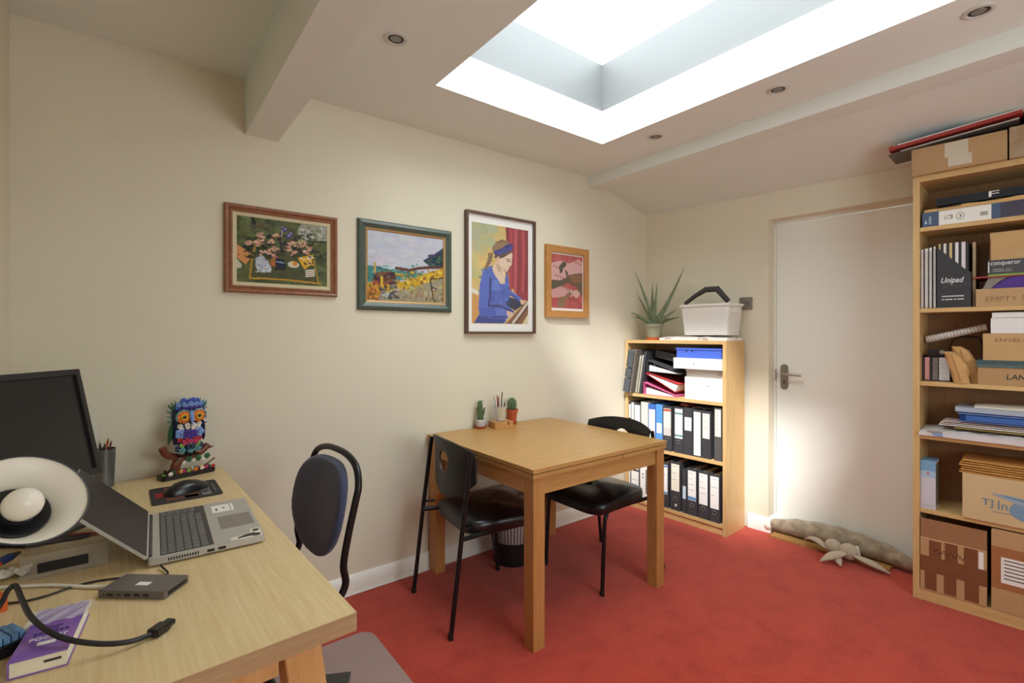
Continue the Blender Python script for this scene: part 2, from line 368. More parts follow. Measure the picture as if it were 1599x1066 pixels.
# ---- small bookcase
SB = Frame(2.963, 2.412, 0.045)
SW, SDp, ST = 0.782, 0.262, 0.022
zq = [0.07, 0.475, 0.86]
t = thing('low_bookcase', 'low beech bookcase of ring binders in the sunlit corner', 'bookcase', SB.o, SB.ang)
obj('side_panel', B(0, 0, 0, ST, SDp, 1.236), shelf_wood, t, bevel=0.001)
obj('side_panel', B(SW - ST, 0, 0, SW, SDp, 1.236), shelf_wood, t, bevel=0.001)
obj('top_panel', B(0, 0.0, 1.2365, SW, SDp, 1.26), shelf_edge, t, bevel=0.001)
obj('back_panel', B(ST + 0.0005, SDp - 0.006, 0.06, SW - ST - 0.0005, SDp - 0.001, 1.236), MATS['brown_back_panel'], t)
for z in zq: obj('shelf', B(ST + 0.0005, 0.002, z - 0.022, SW - ST - 0.0005, SDp - 0.0065, z), shelf_edge, t, bevel=0.0008)
obj('plinth', B(ST + 0.0005, 0.012, 0, SW - ST - 0.0005, 0.028, 0.0475), shelf_edge, t)
# ---- table
tx0, ty0, tx1, ty1 = 1.278, 1.510, 2.186, 2.413
t = thing('dining_table', 'square beech extending table against the wall below the pictures', 'table', (tx0, ty0, 0))
w_, d_ = tx1 - tx0, ty1 - ty0
obj('tabletop', B(0, 0, 0.7325, w_, d_, 0.75), table_wood, t, bevel=0.0015)
obj('draw_leaf', B(0.002, 0.002, 0.711, w_ * 0.475, d_ - 0.002, 0.7288), table_wood, t, bevel=0.001)
obj('draw_leaf', B(w_ * 0.62, 0.002, 0.711, w_ - 0.002, d_ - 0.002, 0.7288), table_wood, t, bevel=0.001)
obj('centre_spacer', B(w_ * 0.477, 0.004, 0.711, w_ * 0.618, d_ - 0.004, 0.7288), table_wood, t, bevel=0.001)
lg = 0.061
for ax, ay in ((0.010, 0.010), (w_ - 0.010 - lg, 0.010), (0.010, d_ - 0.010 - lg), (w_ - 0.010 - lg, d_ - 0.010 - lg)):
    obj('leg', B(ax, ay, 0, ax + lg, ay + lg, 0.7105), table_leg_wood, t, bevel=0.002)
i0 = 0.010 + lg + 0.0005
obj('apron', B(i0, 0.019, 0.635, w_ - i0, 0.037, 0.7105), table_wood, t)
obj('apron', B(i0, d_ - 0.028, 0.635, w_ - i0, d_ - 0.010, 0.7105), table_wood, t)
apw = wood('beech_apron_side', (186, 134, 78), (204, 154, 96), (12, 1.2, 12), 5, 0.4)
obj('apron', B(0.019, i0, 0.635, 0.037, d_ - i0, 0.7105), apw, t)
obj('apron', B(w_ - 0.028, i0, 0.635, w_ - 0.010, d_ - i0, 0.7105), apw, t)
# ---- desk
t = desk = thing('desk', 'pale oak desk along the left wall carrying the laptop', 'desk', (0.355, 0.971, 0), math.radians(2.57))
DL, DD = 1.42, 0.622
obj('desktop', B(-DD, 0, 0.703, 0, DL, 0.74), desk_wood, t, bevel=0.0012)
obj('shaded_edge', B(-DD + 0.001, -0.0012, 0.7035, -0.001, -0.0001, 0.7395), wood('oak_edge_shade', (170, 138, 100), (192, 160, 120), (1, 12, 14), 6, 0.55), t)  # darker oak skin, shade of the front edge painted into its colour
pine = wood('pine_board', (206, 156, 96), (226, 182, 122), (10, 10, 1), 4, 0.5)
for yy in (0.055, 1.25):
    for a, b in ((-0.09, 0.02), (-DD + 0.09, -DD - 0.02 + 0.06)):
        s = 1 if b > a else -1
        obj('trestle_leg', lambda bm: prism(bm, [(a - 0.035, 0.6995), (a + 0.035, 0.6995), (b + 0.035 - 0.02 * s, 0.0), (b - 0.035 - 0.02 * s, 0.0)], yy, yy + 0.075, 'y'), pine, t, bevel=0.002)
    obj('trestle_beam', B(-DD + 0.14, yy + 0.01, 0.635, -0.13, yy + 0.065, 0.6995), pine, t, bevel=0.002)
    obj('trestle_stretcher', B(-DD + 0.125, yy + 0.025, 0.22, -0.095, yy + 0.05, 0.27), pine, t, bevel=0.002)
# screws on the trestle leg
# ---- black chairs
def shell(bm):
    # curved plastic back with an oval hole, local: x across, y backwards (-y is the rear), z up
    nx, nz = 24, 14; hw = 0.225
    def surf(x, s):
        top = 0.815 - 0.035 * (abs(x) / hw) ** 2.4
        bot = 0.545 + 0.10 * (abs(x) / hw) ** 2.2
        z = bot + (top - bot) * s
        y = -0.215 + 0.055 * (x / hw) ** 2 - 0.035 * max(0, s - 0.75) ** 1.0 * 4 * 0.35
        return x, y, z
    grid = {}
    for side, dy in ((0, 0.0), (1, -0.009)):
        for i in range(nx + 1):
            for j in range(nz + 1):
                x, y, z = surf(-hw + 2 * hw * i / nx, j / nz); grid[side, i, j] = bm.verts.new((x, y + dy, z))
    def hole(i, j):
        x = -hw + 2 * hw * (i + .5) / nx; s = (j + .5) / nz
        return (x / 0.055) ** 2 + ((s - 0.58) / 0.19) ** 2 < 1
    for i in range(nx):
        for j in range(nz):
            if hole(i, j): continue
            a = [grid[0, i, j], grid[0, i + 1, j], grid[0, i + 1, j + 1], grid[0, i, j + 1]]; bm.faces.new(a[::-1])
            bm.faces.new([grid[1, i, j], grid[1, i + 1, j], grid[1, i + 1, j + 1], grid[1, i, j + 1]])
            for di, dj, p, q in ((-1, 0, (0, 0), (0, 1)), (1, 0, (1, 1), (1, 0)), (0, -1, (1, 0), (0, 0)), (0, 1, (0, 1), (1, 1))):
                ni, nj = i + di, j + dj
                if ni < 0 or nj < 0 or ni >= nx or nj >= nz or hole(ni, nj):
                    A = (i + p[0], j + p[1]); Bq = (i + q[0], j + q[1])
                    bm.faces.new([grid[0, A[0], A[1]], grid[0, Bq[0], Bq[1]], grid[1, Bq[0], Bq[1]], grid[1, A[0], A[1]]])
    # round the hole: pull rim vertices on the ellipse
    for (sd_, i, j), v in grid.items():
        x = -hw + 2 * hw * i / nx; s = j / nz; q = (x / 0.055) ** 2 + ((s - 0.58) / 0.19) ** 2
        if 0.45 < q < 1.75 and v.link_faces:
            k = 1 / math.sqrt(q); X, Y, Z = surf(x * k, 0.58 + (s - 0.58) * k); v.co = (X, Y + (0 if sd_ == 0 else -0.009), Z)
    for v in [v for v in bm.verts if not v.link_faces]: bm.verts.remove(v)
    bmesh.ops.recalc_face_normals(bm, faces=bm.faces[:])
def cushion(bm, w0, w1, y0, y1, z0, z1, n=18, crown=0.012, back_curve=0.0):
    """padded seat: superellipse outline, domed top"""
    rings = []
    out = []
    for k in range(48):
        a = 2 * PI * k / 48; c, s = math.cos(a), math.sin(a); e = 0.38
        x = math.copysign(abs(c) ** e, c); y = math.copysign(abs(s) ** e, s); out.append((x, y))
    def ring(sc, z):
        r = []
        for x, y in out:
            tt = (y + 1) / 2; hw = w0 + (w1 - w0) * tt
            r.append(bm.verts.new((x * hw * sc, (y0 + y1) / 2 + y * (y1 - y0) / 2 * sc, z - 0.012 * max(0, tt - 0.7) / 0.3)))
        rings.append(r)
    for sc, z in ((0.9, z0), (0.985, z0 + 0.006), (1.0, (z0 + z1) / 2), (0.985, z1 - 0.010), (0.94, z1 - 0.003), (0.75, z1 + crown * 0.4), (0.4, z1 + crown * 0.85), (0.1, z1 + crown)): ring(sc, z)
    for A, Bq in zip(rings, rings[1:]):
        for k in range(48): bm.faces.new((A[k], A[(k + 1) % 48], Bq[(k + 1) % 48], Bq[k]))
    bm.faces.new(rings[0][::-1]); bm.faces.new(rings[-1])
def black_chair(label, loc, rz):
    c = thing('stacking_chair', label, 'chair', loc, rz, 'black stacking chairs at the table')
    obj('seat', lambda bm: cushion(bm, 0.205, 0.232, -0.195, 0.235, 0.402, 0.466, crown=0.016), black_gloss, c, ang=60)
    obj('backrest', shell, black_m, c, ang=50)
    for s in (-1, 1):
        obj('rear_leg', lambda bm: tube(bm, [(s * 0.225, -0.285, 0.012), (s * 0.226, -0.235, 0.43), (s * 0.229, -0.188, 0.775)], 0.0105, 12), black_metal, c)
        obj('front_leg', lambda bm: tube(bm, smoothpath([(s * 0.210, 0.192, 0.012), (s * 0.207, 0.172, 0.34), (s * 0.205, 0.155, 0.388), (s * 0.200, 0.12, 0.406), (s * 0.200, -0.10, 0.408), (s * 0.222, -0.238, 0.412)], 5), 0.0105, 12), black_metal, c)
        obj('side_bolt', lambda bm: tube(bm, [(s * 0.205, -0.18, 0.45), (s * 0.226, -0.232, 0.45)], 0.006, 8), black_metal, c)
        for yy in (-0.286, 0.1925):
            obj('foot', lambda bm: lathe(bm, [(0.012, 0.0), (0.0125, 0.004), (0.0125, 0.022), (0.0115, 0.026)], 14, (s * (0.225 if yy < 0 else 0.210), yy)), black_m, c)
    obj('crossbar', lambda bm: tube(bm, [(-0.21, 0.02, 0.415), (0.21, 0.02, 0.415)], 0.008, 8), black_metal, c)
    return c
# local +y is the way the chair faces
c2 = black_chair('black chair nearest the blue chair, its back to the desk', (1.375, 1.995, 0), -PI / 2 - math.radians(6.3))
copytree(c2, (2.036, 1.856, 0), PI / 2, 'black chair on the far side of the table by the bookcase')
# ---- blue desk chair (cantilever frame), faces the desk
c1 = thing('cantilever_chair', 'black tube chair with dark blue oval back, pushed under the desk', 'chair', (0.345, 1.80, 0), PI / 2 + math.radians(5))
def hoop(bm):
    hw = 0.212
    side = [(0.0, -0.235, 0.92)]
    P = []
    R = [(hw, 0.05, 0.405), (hw, -0.10, 0.41), (hw, -0.155, 0.425), (hw, -0.187, 0.475), (hw, -0.180, 0.54), (hw, -0.198, 0.64), (hw, -0.222, 0.74), (hw * 0.98, -0.234, 0.79), (hw * 0.82, -0.242, 0.842), (hw * 0.45, -0.247, 0.868)]
    P = R + [(0, -0.248, 0.874)] + [(-x, y, z) for x, y, z in R[::-1]]
    tube(bm, smoothpath(P, 5), 0.0118, 12)
obj('back_hoop', hoop, black_metal, c1)
navy = mat('navy_fabric', (56, 64, 94), 0.85, var=0.12, scale=300, bump=0.1, bscale=500, sheen=0.3)
def backpad(bm):
    n, m_ = 40, 8
    def out(a):
        c, s = math.cos(a), math.sin(a); hx = 0.212 * (1 if s > 0 else 1 - 0.26 * (-s) ** 1.8); e = 0.72
        return math.copysign(abs(c) ** e, c) * hx, math.copysign(abs(s) ** 0.8, s) * (0.150 if s > 0 else 0.178)
    def ctr(z): return -0.206 - (z - 0.690) * 0.20
    for front in (1, 0):
        rings = []
        for k in range(m_ + 1):
            sc = math.sin(PI / 2 * k / m_)
            r = []
            for i in range(n):
                x, z = out(2 * PI * i / n); x *= sc; z *= sc
                th = (0.012 + 0.022 * math.cos(PI / 2 * k / m_) ** 0.5) if front else (0.008 - 0.018 * math.cos(PI / 2 * k / m_) ** 0.4)
                zz = 0.698 + z; r.append(bm.verts.new((x, ctr(zz) + th + 0.55 * x * x, zz)))
            rings.append(r)
        for A, Bq in zip(rings, rings[1:]):
            for i in range(n): bm.faces.new((A[i], A[(i + 1) % n], Bq[(i + 1) % n], Bq[i]))
        last = rings[-1]
        if front: lf = last
        else:
            for i in range(n): bm.faces.new((lf[i], lf[(i + 1) % n], last[(i + 1) % n], last[i]))
    bmesh.ops.remove_doubles(bm, verts=bm.verts[:], dist=1e-5); bmesh.ops.recalc_face_normals(bm, faces=bm.faces[:])
obj('back_pad', backpad, navy, c1, ang=70)
obj('seat', lambda bm: cushion(bm, 0.20, 0.215, -0.13, 0.27, 0.422, 0.465), navy, c1, ang=60)
for s in (-1, 1):
    obj('front_leg', lambda bm: tube(bm, smoothpath([(s * 0.212, 0.05, 0.405), (s * 0.212, 0.17, 0.405), (s * 0.212, 0.21, 0.36), (s * 0.212, 0.222, 0.2), (s * 0.212, 0.215, 0.05), (s * 0.212, 0.17, 0.0125), (s * 0.212, -0.07, 0.0125)], 5), 0.0118, 12), black_metal, c1)
obj('floor_bar', lambda bm: tube(bm, [(-0.212, -0.07, 0.0125), (0.212, -0.07, 0.0125)], 0.0118, 12), black_metal, c1)
c1.location.z = 0.004
# ---- chair mat
matm = clear('frosted_chair_mat', (196, 180, 172), 0.40, 0.4)
tag(obj('chair_mat', lambda bm: prism(bm, rrect(0.40, 0.9, 0.822, 2.085, 0.06, 8), 0.0005, 0.0035), matm), 'translucent grey plastic chair mat on the carpet by the desk', 'chair mat')
# ---- glossy black box on the mat
bq = onz(548, 1048, 0.13)
tt_ = thing('footrest', 'black glossy footrest edge on the chair mat below the desk corner', 'footrest', (bq.x, bq.y, 0.004), math.radians(-28))
obj('body', B(-0.19, -0.14, 0, -0.012, -0.012, 0.10), black_m, tt_, bevel=0.006)
obj('top_plate', B(-0.20, -0.15, 0.1005, 0, 0, 0.126), mat('black_lacquer', (18, 18, 20), 0.12, coat=0.5), tt_, bevel=0.006)
# ---- bin
bn = thing('waste_bin', 'black wire waste bin with a clear liner under the table', 'bin', (1.735, 2.235, 0))
obj('base', lambda bm: lathe(bm, [(0.0, 0.004), (0.102, 0.004), (0.104, 0.0), (0.108, 0.0), (0.122, 0.13), (0.120, 0.13), (0.104, 0.008), (0.0, 0.008)], 32, cap=False), black_m, bn)
def wires(bm):
    for k in range(44):
        a = 2 * PI * k / 44; ca, sa = math.cos(a), math.sin(a)
        tube(bm, [(0.1215 * ca, 0.1215 * sa, 0.128), (0.145 * ca, 0.145 * sa, 0.372)], 0.0016, 5)
obj('wire_side', wires, black_metal, bn)
obj('rim', lambda bm: tube(bm, [(0.146 * math.cos(2 * PI * k / 40), 0.146 * math.sin(2 * PI * k / 40), 0.375) for k in range(40)], 0.005, 8, True), black_metal, bn)
def liner(bm):
    rings = []
    for j, (r, z) in enumerate([(0.107, 0.02), (0.117, 0.13), (0.127, 0.22), (0.137, 0.33), (0.138, 0.39), (0.10, 0.395), (0.03, 0.34)]):
        rings.append([bm.verts.new((r * (1 + 0.012 * math.sin(k * 5 + j)) * math.cos(2 * PI * k / 36), r * (1 + 0.012 * math.sin(k * 5 + j)) * math.sin(2 * PI * k / 36), z)) for k in range(36)])
    for A, Bq in zip(rings, rings[1:]):
        for k in range(36): bm.faces.new((A[k], A[(k + 1) % 36], Bq[(k + 1) % 36], Bq[k]))
obj('bag_liner', liner, mat('grey_bag_film', (176, 168, 164), 0.4), bn)
# ---- white cable at the skirting
tag(obj('white_cable', lambda bm: tube(bm, smoothpath([(0.6 + 0.16 * k, 2.4082 - 0.0008 * math.sin(k * 2.1), 0.0045) for k in range(15)], 5), 0.0042, 6), mat('white_cable_sheath', (226, 222, 214), 0.5)), 'thin white cable lying on the carpet along the skirting', 'cable')
# ================================================================ doormat + draught excluder
tag(obj('doormat', lambda bm: prism(bm, rrect(0.0, 0.0, 0.62, 0.19, 0.004, 2), 0.0008, 0.013, 'z', T(*WR.pt(uO0 + 0.035, -0.075)) @ RZ(WR.ang)), mat('coir', (176, 132, 74), 0.95, var=0.2, scale=160, bump=0.6, bscale=400), smooth=False), 'thin tan coir doormat half under the plush draught excluder', 'doormat')
fur = mat('tweed_fur', (176, 162, 138), 0.95, rgb2=(122, 108, 90), scale=22, bump=0.7, bscale=160, sheen=0.4)
plush = mat('beige_plush', (178, 164, 142), 0.95, var=0.08, scale=80, bump=0.3, bscale=500, sheen=0.3)
zf = 0.0145
t = thing('draught_excluder', 'long grey plush draught excluder with floppy limbs along the door', 'draught excluder', WR.pt(uO0, 0.03, zf), WR.ang)
def body(bm):
    pts, rs = [], []
    for k in range(25):
        s = k / 24; r = 0.016 + 0.046 * math.sin(PI * min(1, (s * 0.94 + 0.05))) ** 0.55 + 0.002 * math.sin(k * 1.7)
        pts.append((0.012 + 0.755 * s, -0.012 + 0.012 * math.sin(s * 4) - (0.03 * max(0, s - 0.8) / 0.2), r)); rs.append(r)
    tube(bm, pts, rs, 18)
bdy = obj('body', body, fur, t, ang=80)
obj('tail_tuft', lambda bm: ball(bm, (0.0, -0.03, 0.027), 0.027, n=14), mat('white_tuft', (222, 214, 200), 0.95, var=0.1, scale=90, bump=0.8, bscale=200), t, ang=80)
def leaf3(bm, a, b, wd, th, bend=(0, 0, 0), n=12):
    a, b, bend = Vector(a), Vector(b), Vector(bend)
    d = (b - a).normalized(); side = d.cross(Vector((0, 0, 1))).normalized(); up = side.cross(d)
    rings = []
    for k in range(n + 1):
        s = k / n; c = a.lerp(b, s) + bend * (4 * s * (1 - s)); w = max(0.002, wd * math.sin(PI * min(1, 0.06 + 0.94 * s) ** 0.85) ** 0.8)
        rings.append([bm.verts.new(c + side * (w * math.cos(q)) + up * (th * math.sin(q) * max(0.15, math.sin(PI * (0.05 + 0.9 * s))))) for q in [2 * PI * i / 12 for i in range(12)]])
    for A, Bq in zip(rings, rings[1:]):
        for k in range(12): bm.faces.new((A[k], A[(k + 1) % 12], Bq[(k + 1) % 12], Bq[k]))
    bm.faces.new(rings[0][::-1]); bm.faces.new(rings[-1])
def loc_on(px, py, z):     # pixel at height z into this thing's frame
    q = onz(px, py, z + zf) - WR.pt(uO0, 0.03, zf); return (q.dot(WR.u), q.dot(WR.v), z)
h1 = loc_on(1301, 853, 0.045); h2 = loc_on(1325, 861, 0.045)
obj('haunch', lambda bm: ball(bm, h1, 0.045, (1, 0.85, 0.95), 16), plush, t, ang=80)
obj('haunch', lambda bm: ball(bm, h2, 0.048, (1, 0.85, 0.95), 16), plush, t, ang=80)
obj('limb', lambda bm: leaf3(bm, loc_on(1290, 855, 0.035), loc_on(1256, 842, 0.03), 0.028, 0.012, (0, -0.01, 0.03)), plush, t, ang=70)
obj('limb', lambda bm: leaf3(bm, loc_on(1322, 862, 0.045), loc_on(1280, 876, 0.0), 0.034, 0.014, (0, 0, 0.008)), plush, t, ang=70)
obj('limb', lambda bm: leaf3(bm, loc_on(1331, 866, 0.04), loc_on(1391, 896, 0.0), 0.028, 0.015, (0, 0, 0.004)), plush, t, ang=70)
obj('limb', lambda bm: leaf3(bm, loc_on(1303, 860, 0.04), loc_on(1313, 884, 0.0), 0.022, 0.012), plush, t, ang=70)
q = loc_on(1340, 860, 0.045)
obj('care_tag', lambda bm: box(bm, -0.006, -0.001, -0.03, 0.010, 0.001, 0.03, T(q[0], q[1] - 0.01, q[2]) @ RY(math.radians(-12))), paper, t)

# ================================================================ on the desk (top at 0.74)
ZD = 0.7405
# ---- monitor
mz = mat('black_monitor_plastic', (34, 33, 34), 0.4)
screen_m = mat('matt_dark_screen', (30, 29, 29), 0.28)
t = thing('monitor', 'black monitor with a blank dark screen at the left edge', 'monitor', (-0.192, 1.888, ZD), math.radians(52.24))
tilt = T(0, 0, 0.122) @ RX(math.radians(-12.5))      # local x along the screen, -y the viewing side
MWd, MH = 0.338, 0.335
hx = MWd / 2
def fr_(bm):
    for a in ((-hx, 0, hx, 0.020), (-hx, MH - 0.018, hx, MH), (-hx, 0.020, -hx + 0.018, MH - 0.018), (hx - 0.018, 0.020, hx, MH - 0.018)): box(bm, a[0], -0.012, a[1], a[2], 0.018, a[3], tilt)
obj('bezel', fr_, mz, t, bevel=0.0015)
obj('screen', B(-hx + 0.018, -0.004, 0.020, hx - 0.018, 0.0, MH - 0.018, M=tilt), screen_m, t)
obj('rear_housing', B(-hx + 0.01, 0.0185, 0.02, hx - 0.01, 0.04, MH - 0.02, M=tilt), mz, t, bevel=0.006)
obj('stand_neck', B(-0.03, 0.02, 0.010, 0.03, 0.045, 0.18), mz, t, bevel=0.004)
obj('stand_foot', lambda bm: prism(bm, rrect(-0.10, -0.07, 0.10, 0.085, 0.03), 0, 0.0095), mz, t, bevel=0.002)
# ---- lamp head facing the camera
lc = onk(43, 778, 0.84)
t = thing('desk_lamp', 'desk lamp with a wide white-lined black shade and unlit globe bulb', 'lamp', (lc.x - 0.10, lc.y + 0.02, ZD))
ax = (CAM + Vector((0.25, 0.35, 0.55)) - lc).normalized()
ax = ((CAM - lc).normalized() * 0.86 + Vector((0.35, 0.1, 0.55))).normalized()
Ml = T(*(lc - Vector((lc.x - 0.10, lc.y + 0.02, ZD)))) @ ax.to_track_quat('Z', 'Y').to_matrix().to_4x4() @ Matrix.Scale(0.90, 4)
sh = obj('lamp_shade', lambda bm: lathe(bm, [(0.030, -0.105), (0.034, -0.078), (0.060, -0.040), (0.0935, 0.0), (0.0945, 0.0), (0.0615, -0.043), (0.0355, -0.082), (0.0315, -0.105)], 48, M=Ml, cap=False), mat('lamp_white_lining', (226, 220, 204), 0.4), t, ang=60)
obj('shade_skin', lambda bm: lathe(bm, [(0.0322, -0.105), (0.0362, -0.0822), (0.0622, -0.0432), (0.0950, -0.0005), (0.0962, 0.0015), (0.0932, 0.0015)], 48, M=Ml, cap=False), black_m, sh, ang=60)
obj('socket', lambda bm: lathe(bm, [(0.0, -0.075), (0.052, -0.0475), (0.050, -0.0455), (0.030, -0.058), (0.028, -0.045), (0.0, -0.045)], 32, M=Ml, cap=False), black_m, sh, ang=40)
obj('bulb', lambda bm: lathe(bm, [(0.0, 0.012), (0.012, 0.010), (0.022, 0.003), (0.029, -0.009), (0.031, -0.022), (0.027, -0.036), (0.018, -0.045)], 32, M=Ml, cap=False), mat('opal_bulb', (236, 230, 216), 0.2), sh, ang=80)
back = Ml @ Vector((0, 0, -0.105))
obj('arm', lambda bm: tube(bm, smoothpath([back, Ml @ Vector((0, 0, -0.14)), (-0.05, 0.06, 0.25), (-0.05, -0.06, 0.12), (-0.05, -0.10, 0.012)], 6), 0.007, 10), black_metal, t)
obj('base', lambda bm: lathe(bm, [(0.0, 0.0), (0.062, 0.0), (0.064, 0.006), (0.06, 0.014), (0.0, 0.016)], 32, (-0.05, -0.10), cap=False), black_m, t)
# ---- pen cup with pencils and ruler
cp = thing('pencil_cup', 'grey metal cup of pencils between the monitor and the owl', 'cup', (-0.088, 2.335, ZD))
obj('cup', lambda bm: lathe(bm, [(0.0, 0.0), (0.029, 0.0), (0.034, 0.14), (0.0325, 0.14), (0.0275, 0.003), (0.0, 0.003)], 28, cap=False), mat('grey_tin', (120, 122, 124), 0.3, 0.7), cp)
for k, (c, a, l) in enumerate((((150, 60, 40), 0.22, 0.175), ((60, 40, 34), -0.15, 0.165), ((180, 110, 50), 0.1, 0.16), ((96, 52, 44), 0.28, 0.168), ((70, 60, 56), -0.05, 0.158))):
    pp = tag(obj('pencil', lambda bm: (tube(bm, [(0, 0, 0), (0, 0, l - 0.012), (0, 0, l)], [0.0036, 0.0036, 0.0007], 6)), mat('pencil_%d' % k, c, 0.5)),
        ['red-brown pencil leaning right', 'dark pencil leaning left', 'orange pencil upright', 'maroon pencil leaning hardest right', 'grey pencil upright'][k] + ' in the grey cup by the monitor', 'pencil', 'pencils in the grey cup')
    pp.location = (-0.088 - 0.012 * a * 4 + 0.002 * (k - 2), 2.335 + 0.009 * math.cos(k * 2.5), ZD + 0.004); pp.rotation_euler = (0.05 * math.sin(k * 3), a * 0.7, 0)
rl = thing('ruler', 'clear plastic ruler standing tall in the grey cup', 'ruler', (-0.102, 2.338, ZD + 0.006), math.radians(38)); rl.rotation_euler[1] = math.radians(-5)
obj('blade', B(-0.015, -0.001, 0, 0.015, 0.001, 0.285), clear('ruler_plastic', (214, 212, 206), 0.3, 0.1), rl)
obj('graduations', lambda bm: [box(bm, -0.014, -0.0016, 0.02 + 0.006 * k, -0.014 + (0.006 if k % 5 else 0.010), -0.0012, 0.021 + 0.006 * k) for k in range(42)], ink, rl)
# ---- brick-built owl
ow = thing('owl_figurine', 'colourful flower-covered owl figurine with big orange eyes on a log base', 'figurine', (0.165, 2.33, ZD), math.radians(18))
ow_col = {k: mat('owl_' + k, c, 0.3) for k, c in dict(blue=(58, 84, 170), sky=(120, 150, 205), purple=(72, 44, 140), orange=(226, 116, 24), green=(48, 100, 62), lime=(130, 170, 60), teal=(84, 136, 140), white=(226, 218, 202), red=(170, 32, 40), pink=(190, 50, 110), navy=(30, 42, 74), brown=(112, 56, 38), dark=(32, 26, 26), yellow=(222, 178, 50)).items()}
obj('base', lambda bm: prism(bm, rrect(-0.095, -0.035, 0.095, 0.035, 0.014), 0, 0.018), ow_col['dark'], ow, bevel=0.002)
def owlbody(bm):
    rings = []
    for r, z, dy in ((0.012, 0.085, 0), (0.030, 0.095, 0), (0.045, 0.13, 0), (0.05, 0.17, 0), (0.050, 0.21, 0), (0.052, 0.245, 0), (0.048, 0.275, 0), (0.03, 0.292, 0), (0.008, 0.297, 0)):
        rings.append([bm.verts.new((r * math.cos(2 * PI * k / 20), 0.006 + r * 0.72 * math.sin(2 * PI * k / 20), z)) for k in range(20)])
    for A, Bq in zip(rings, rings[1:]):
        for k in range(20): bm.faces.new((A[k], A[(k + 1) % 20], Bq[(k + 1) % 20], Bq[k]))
    bm.faces.new(rings[0][::-1]); bm.faces.new(rings[-1])
obj('body', owlbody, mat('owl_violet', (58, 56, 104), 0.4), ow)
obj('branch', lambda bm: (tube(bm, smoothpath([(-0.085, 0, 0.125), (-0.075, 0, 0.10), (-0.05, 0, 0.083), (0, 0, 0.072), (0.045, 0, 0.08), (0.072, 0, 0.10), (0.08, 0, 0.108)], 4), 0.013, 8), tube(bm, smoothpath([(-0.035, 0, 0.015), (-0.04, 0, 0.045), (-0.02, 0, 0.075)], 4), 0.018, 8), tube(bm, [(0.07, -0.004, 0.098), (0.088, -0.006, 0.094), (0.096, -0.006, 0.10)], 0.003, 6), tube(bm, [(0.04, -0.008, 0.018), (0.075, -0.01, 0.035), (0.1, -0.01, 0.05)], 0.003, 6)), ow_col['brown'], ow)
for s in (-1, 1):
    ex = 0.0265 * s
    e = obj('eye', lambda bm: [ball(bm, (ex + 0.0165 * math.cos(q), -0.040, 0.238 + 0.0165 * math.sin(q)), 0.0088, (1, 0.5, 1), 8) for q in [2 * PI * i / 8 for i in range(8)]], ow_col['orange'], ow)
    obj('pupil_ring', lambda bm: tube(bm, [(ex + 0.0095 * math.cos(2 * PI * i / 16), -0.046, 0.238 + 0.0095 * math.sin(2 * PI * i / 16)) for i in range(16)], 0.0032, 6, True), ow_col['yellow'], e)
    obj('pupil', lambda bm: ball(bm, (ex, -0.045, 0.238), 0.008, (1, 0.6, 1), 10), ow_col['dark'], e)
    obj('brow', lambda bm: tube(bm, [(ex + 0.026 * math.cos(q), -0.040, 0.238 + 0.026 * math.sin(q)) for q in [math.radians(-30 + 30 * i) if s > 0 else math.radians(210 - 30 * i) for i in range(8)]], 0.0035, 6), ow_col['teal'], ow)
    obj('ear_tuft', lambda bm: [leaf3(bm, (0.036 * s + 0.008 * i * s, -0.012, 0.262), (0.046 * s + 0.012 * i * s, -0.008, 0.303 - 0.006 * i), 0.010, 0.004) for i in range(3)], ow_col['green' if s < 0 else 'teal'], ow)
    obj('wing', lambda bm: [leaf3(bm, (0.049 * s, 0.0, 0.225 - 0.022 * i), (0.064 * s, 0.006, 0.15 - 0.010 * i), 0.016, 0.006) for i in range(3)], ow_col['green' if s < 0 else 'navy'], ow)
    obj('head_leaves', lambda bm: [leaf3(bm, (0.048 * s, 0, 0.205 + 0.014 * i), (0.074 * s, -0.004, 0.200 + 0.022 * i), 0.006, 0.003) for i in range(4)], ow_col['teal' if s < 0 else 'purple'], ow)
    obj('claw', lambda bm: [ball(bm, (0.020 * s + 0.012 * i, -0.022, 0.088), 0.009, (0.8, 1, 1), 8) for i in (-1, 0, 1)], ow_col['dark'], ow)
obj('beak', lambda bm: leaf3(bm, (0, -0.044, 0.262), (0, -0.050, 0.205), 0.0085, 0.006), ow_col['sky'], ow)
def flower(bm, c, r):
    for i in range(5): ball(bm, (c[0] + r * 0.62 * math.cos(i * 1.2566), c[1], c[2] + r * 0.62 * math.sin(i * 1.2566)), r * 0.55, (1, 0.55, 1), 7)
    ball(bm, (c[0], c[1] - r * 0.25, c[2]), r * 0.35, n=6)
rows = [(0.298, 'blue', 4, 0.024, 0.009), (0.286, 'sky', 5, 0.036, 0.009), (0.276, 'blue', 2, 0.040, 0.008), (0.274, 'purple', 3, 0.018, 0.008), (0.203, 'white', 4, 0.034, 0.0075), (0.193, 'white', 4, 0.030, 0.0065), (0.172, 'sky', 2, 0.032, 0.015), (0.174, 'purple', 3, 0.012, 0.0095), (0.158, 'purple', 3, 0.014, 0.009),
        (0.148, 'red', 4, 0.032, 0.009), (0.138, 'pink', 3, 0.018, 0.009), (0.128, 'lime', 3, 0.028, 0.0075), (0.118, 'navy', 3, 0.036, 0.012), (0.106, 'teal', 3, 0.028, 0.010), (0.124, 'white', 2, 0.044, 0.006), (0.098, 'orange', 2, 0.030, 0.006), (0.064, 'green', 4, 0.05, 0.009), (0.056, 'white', 3, 0.035, 0.006)]
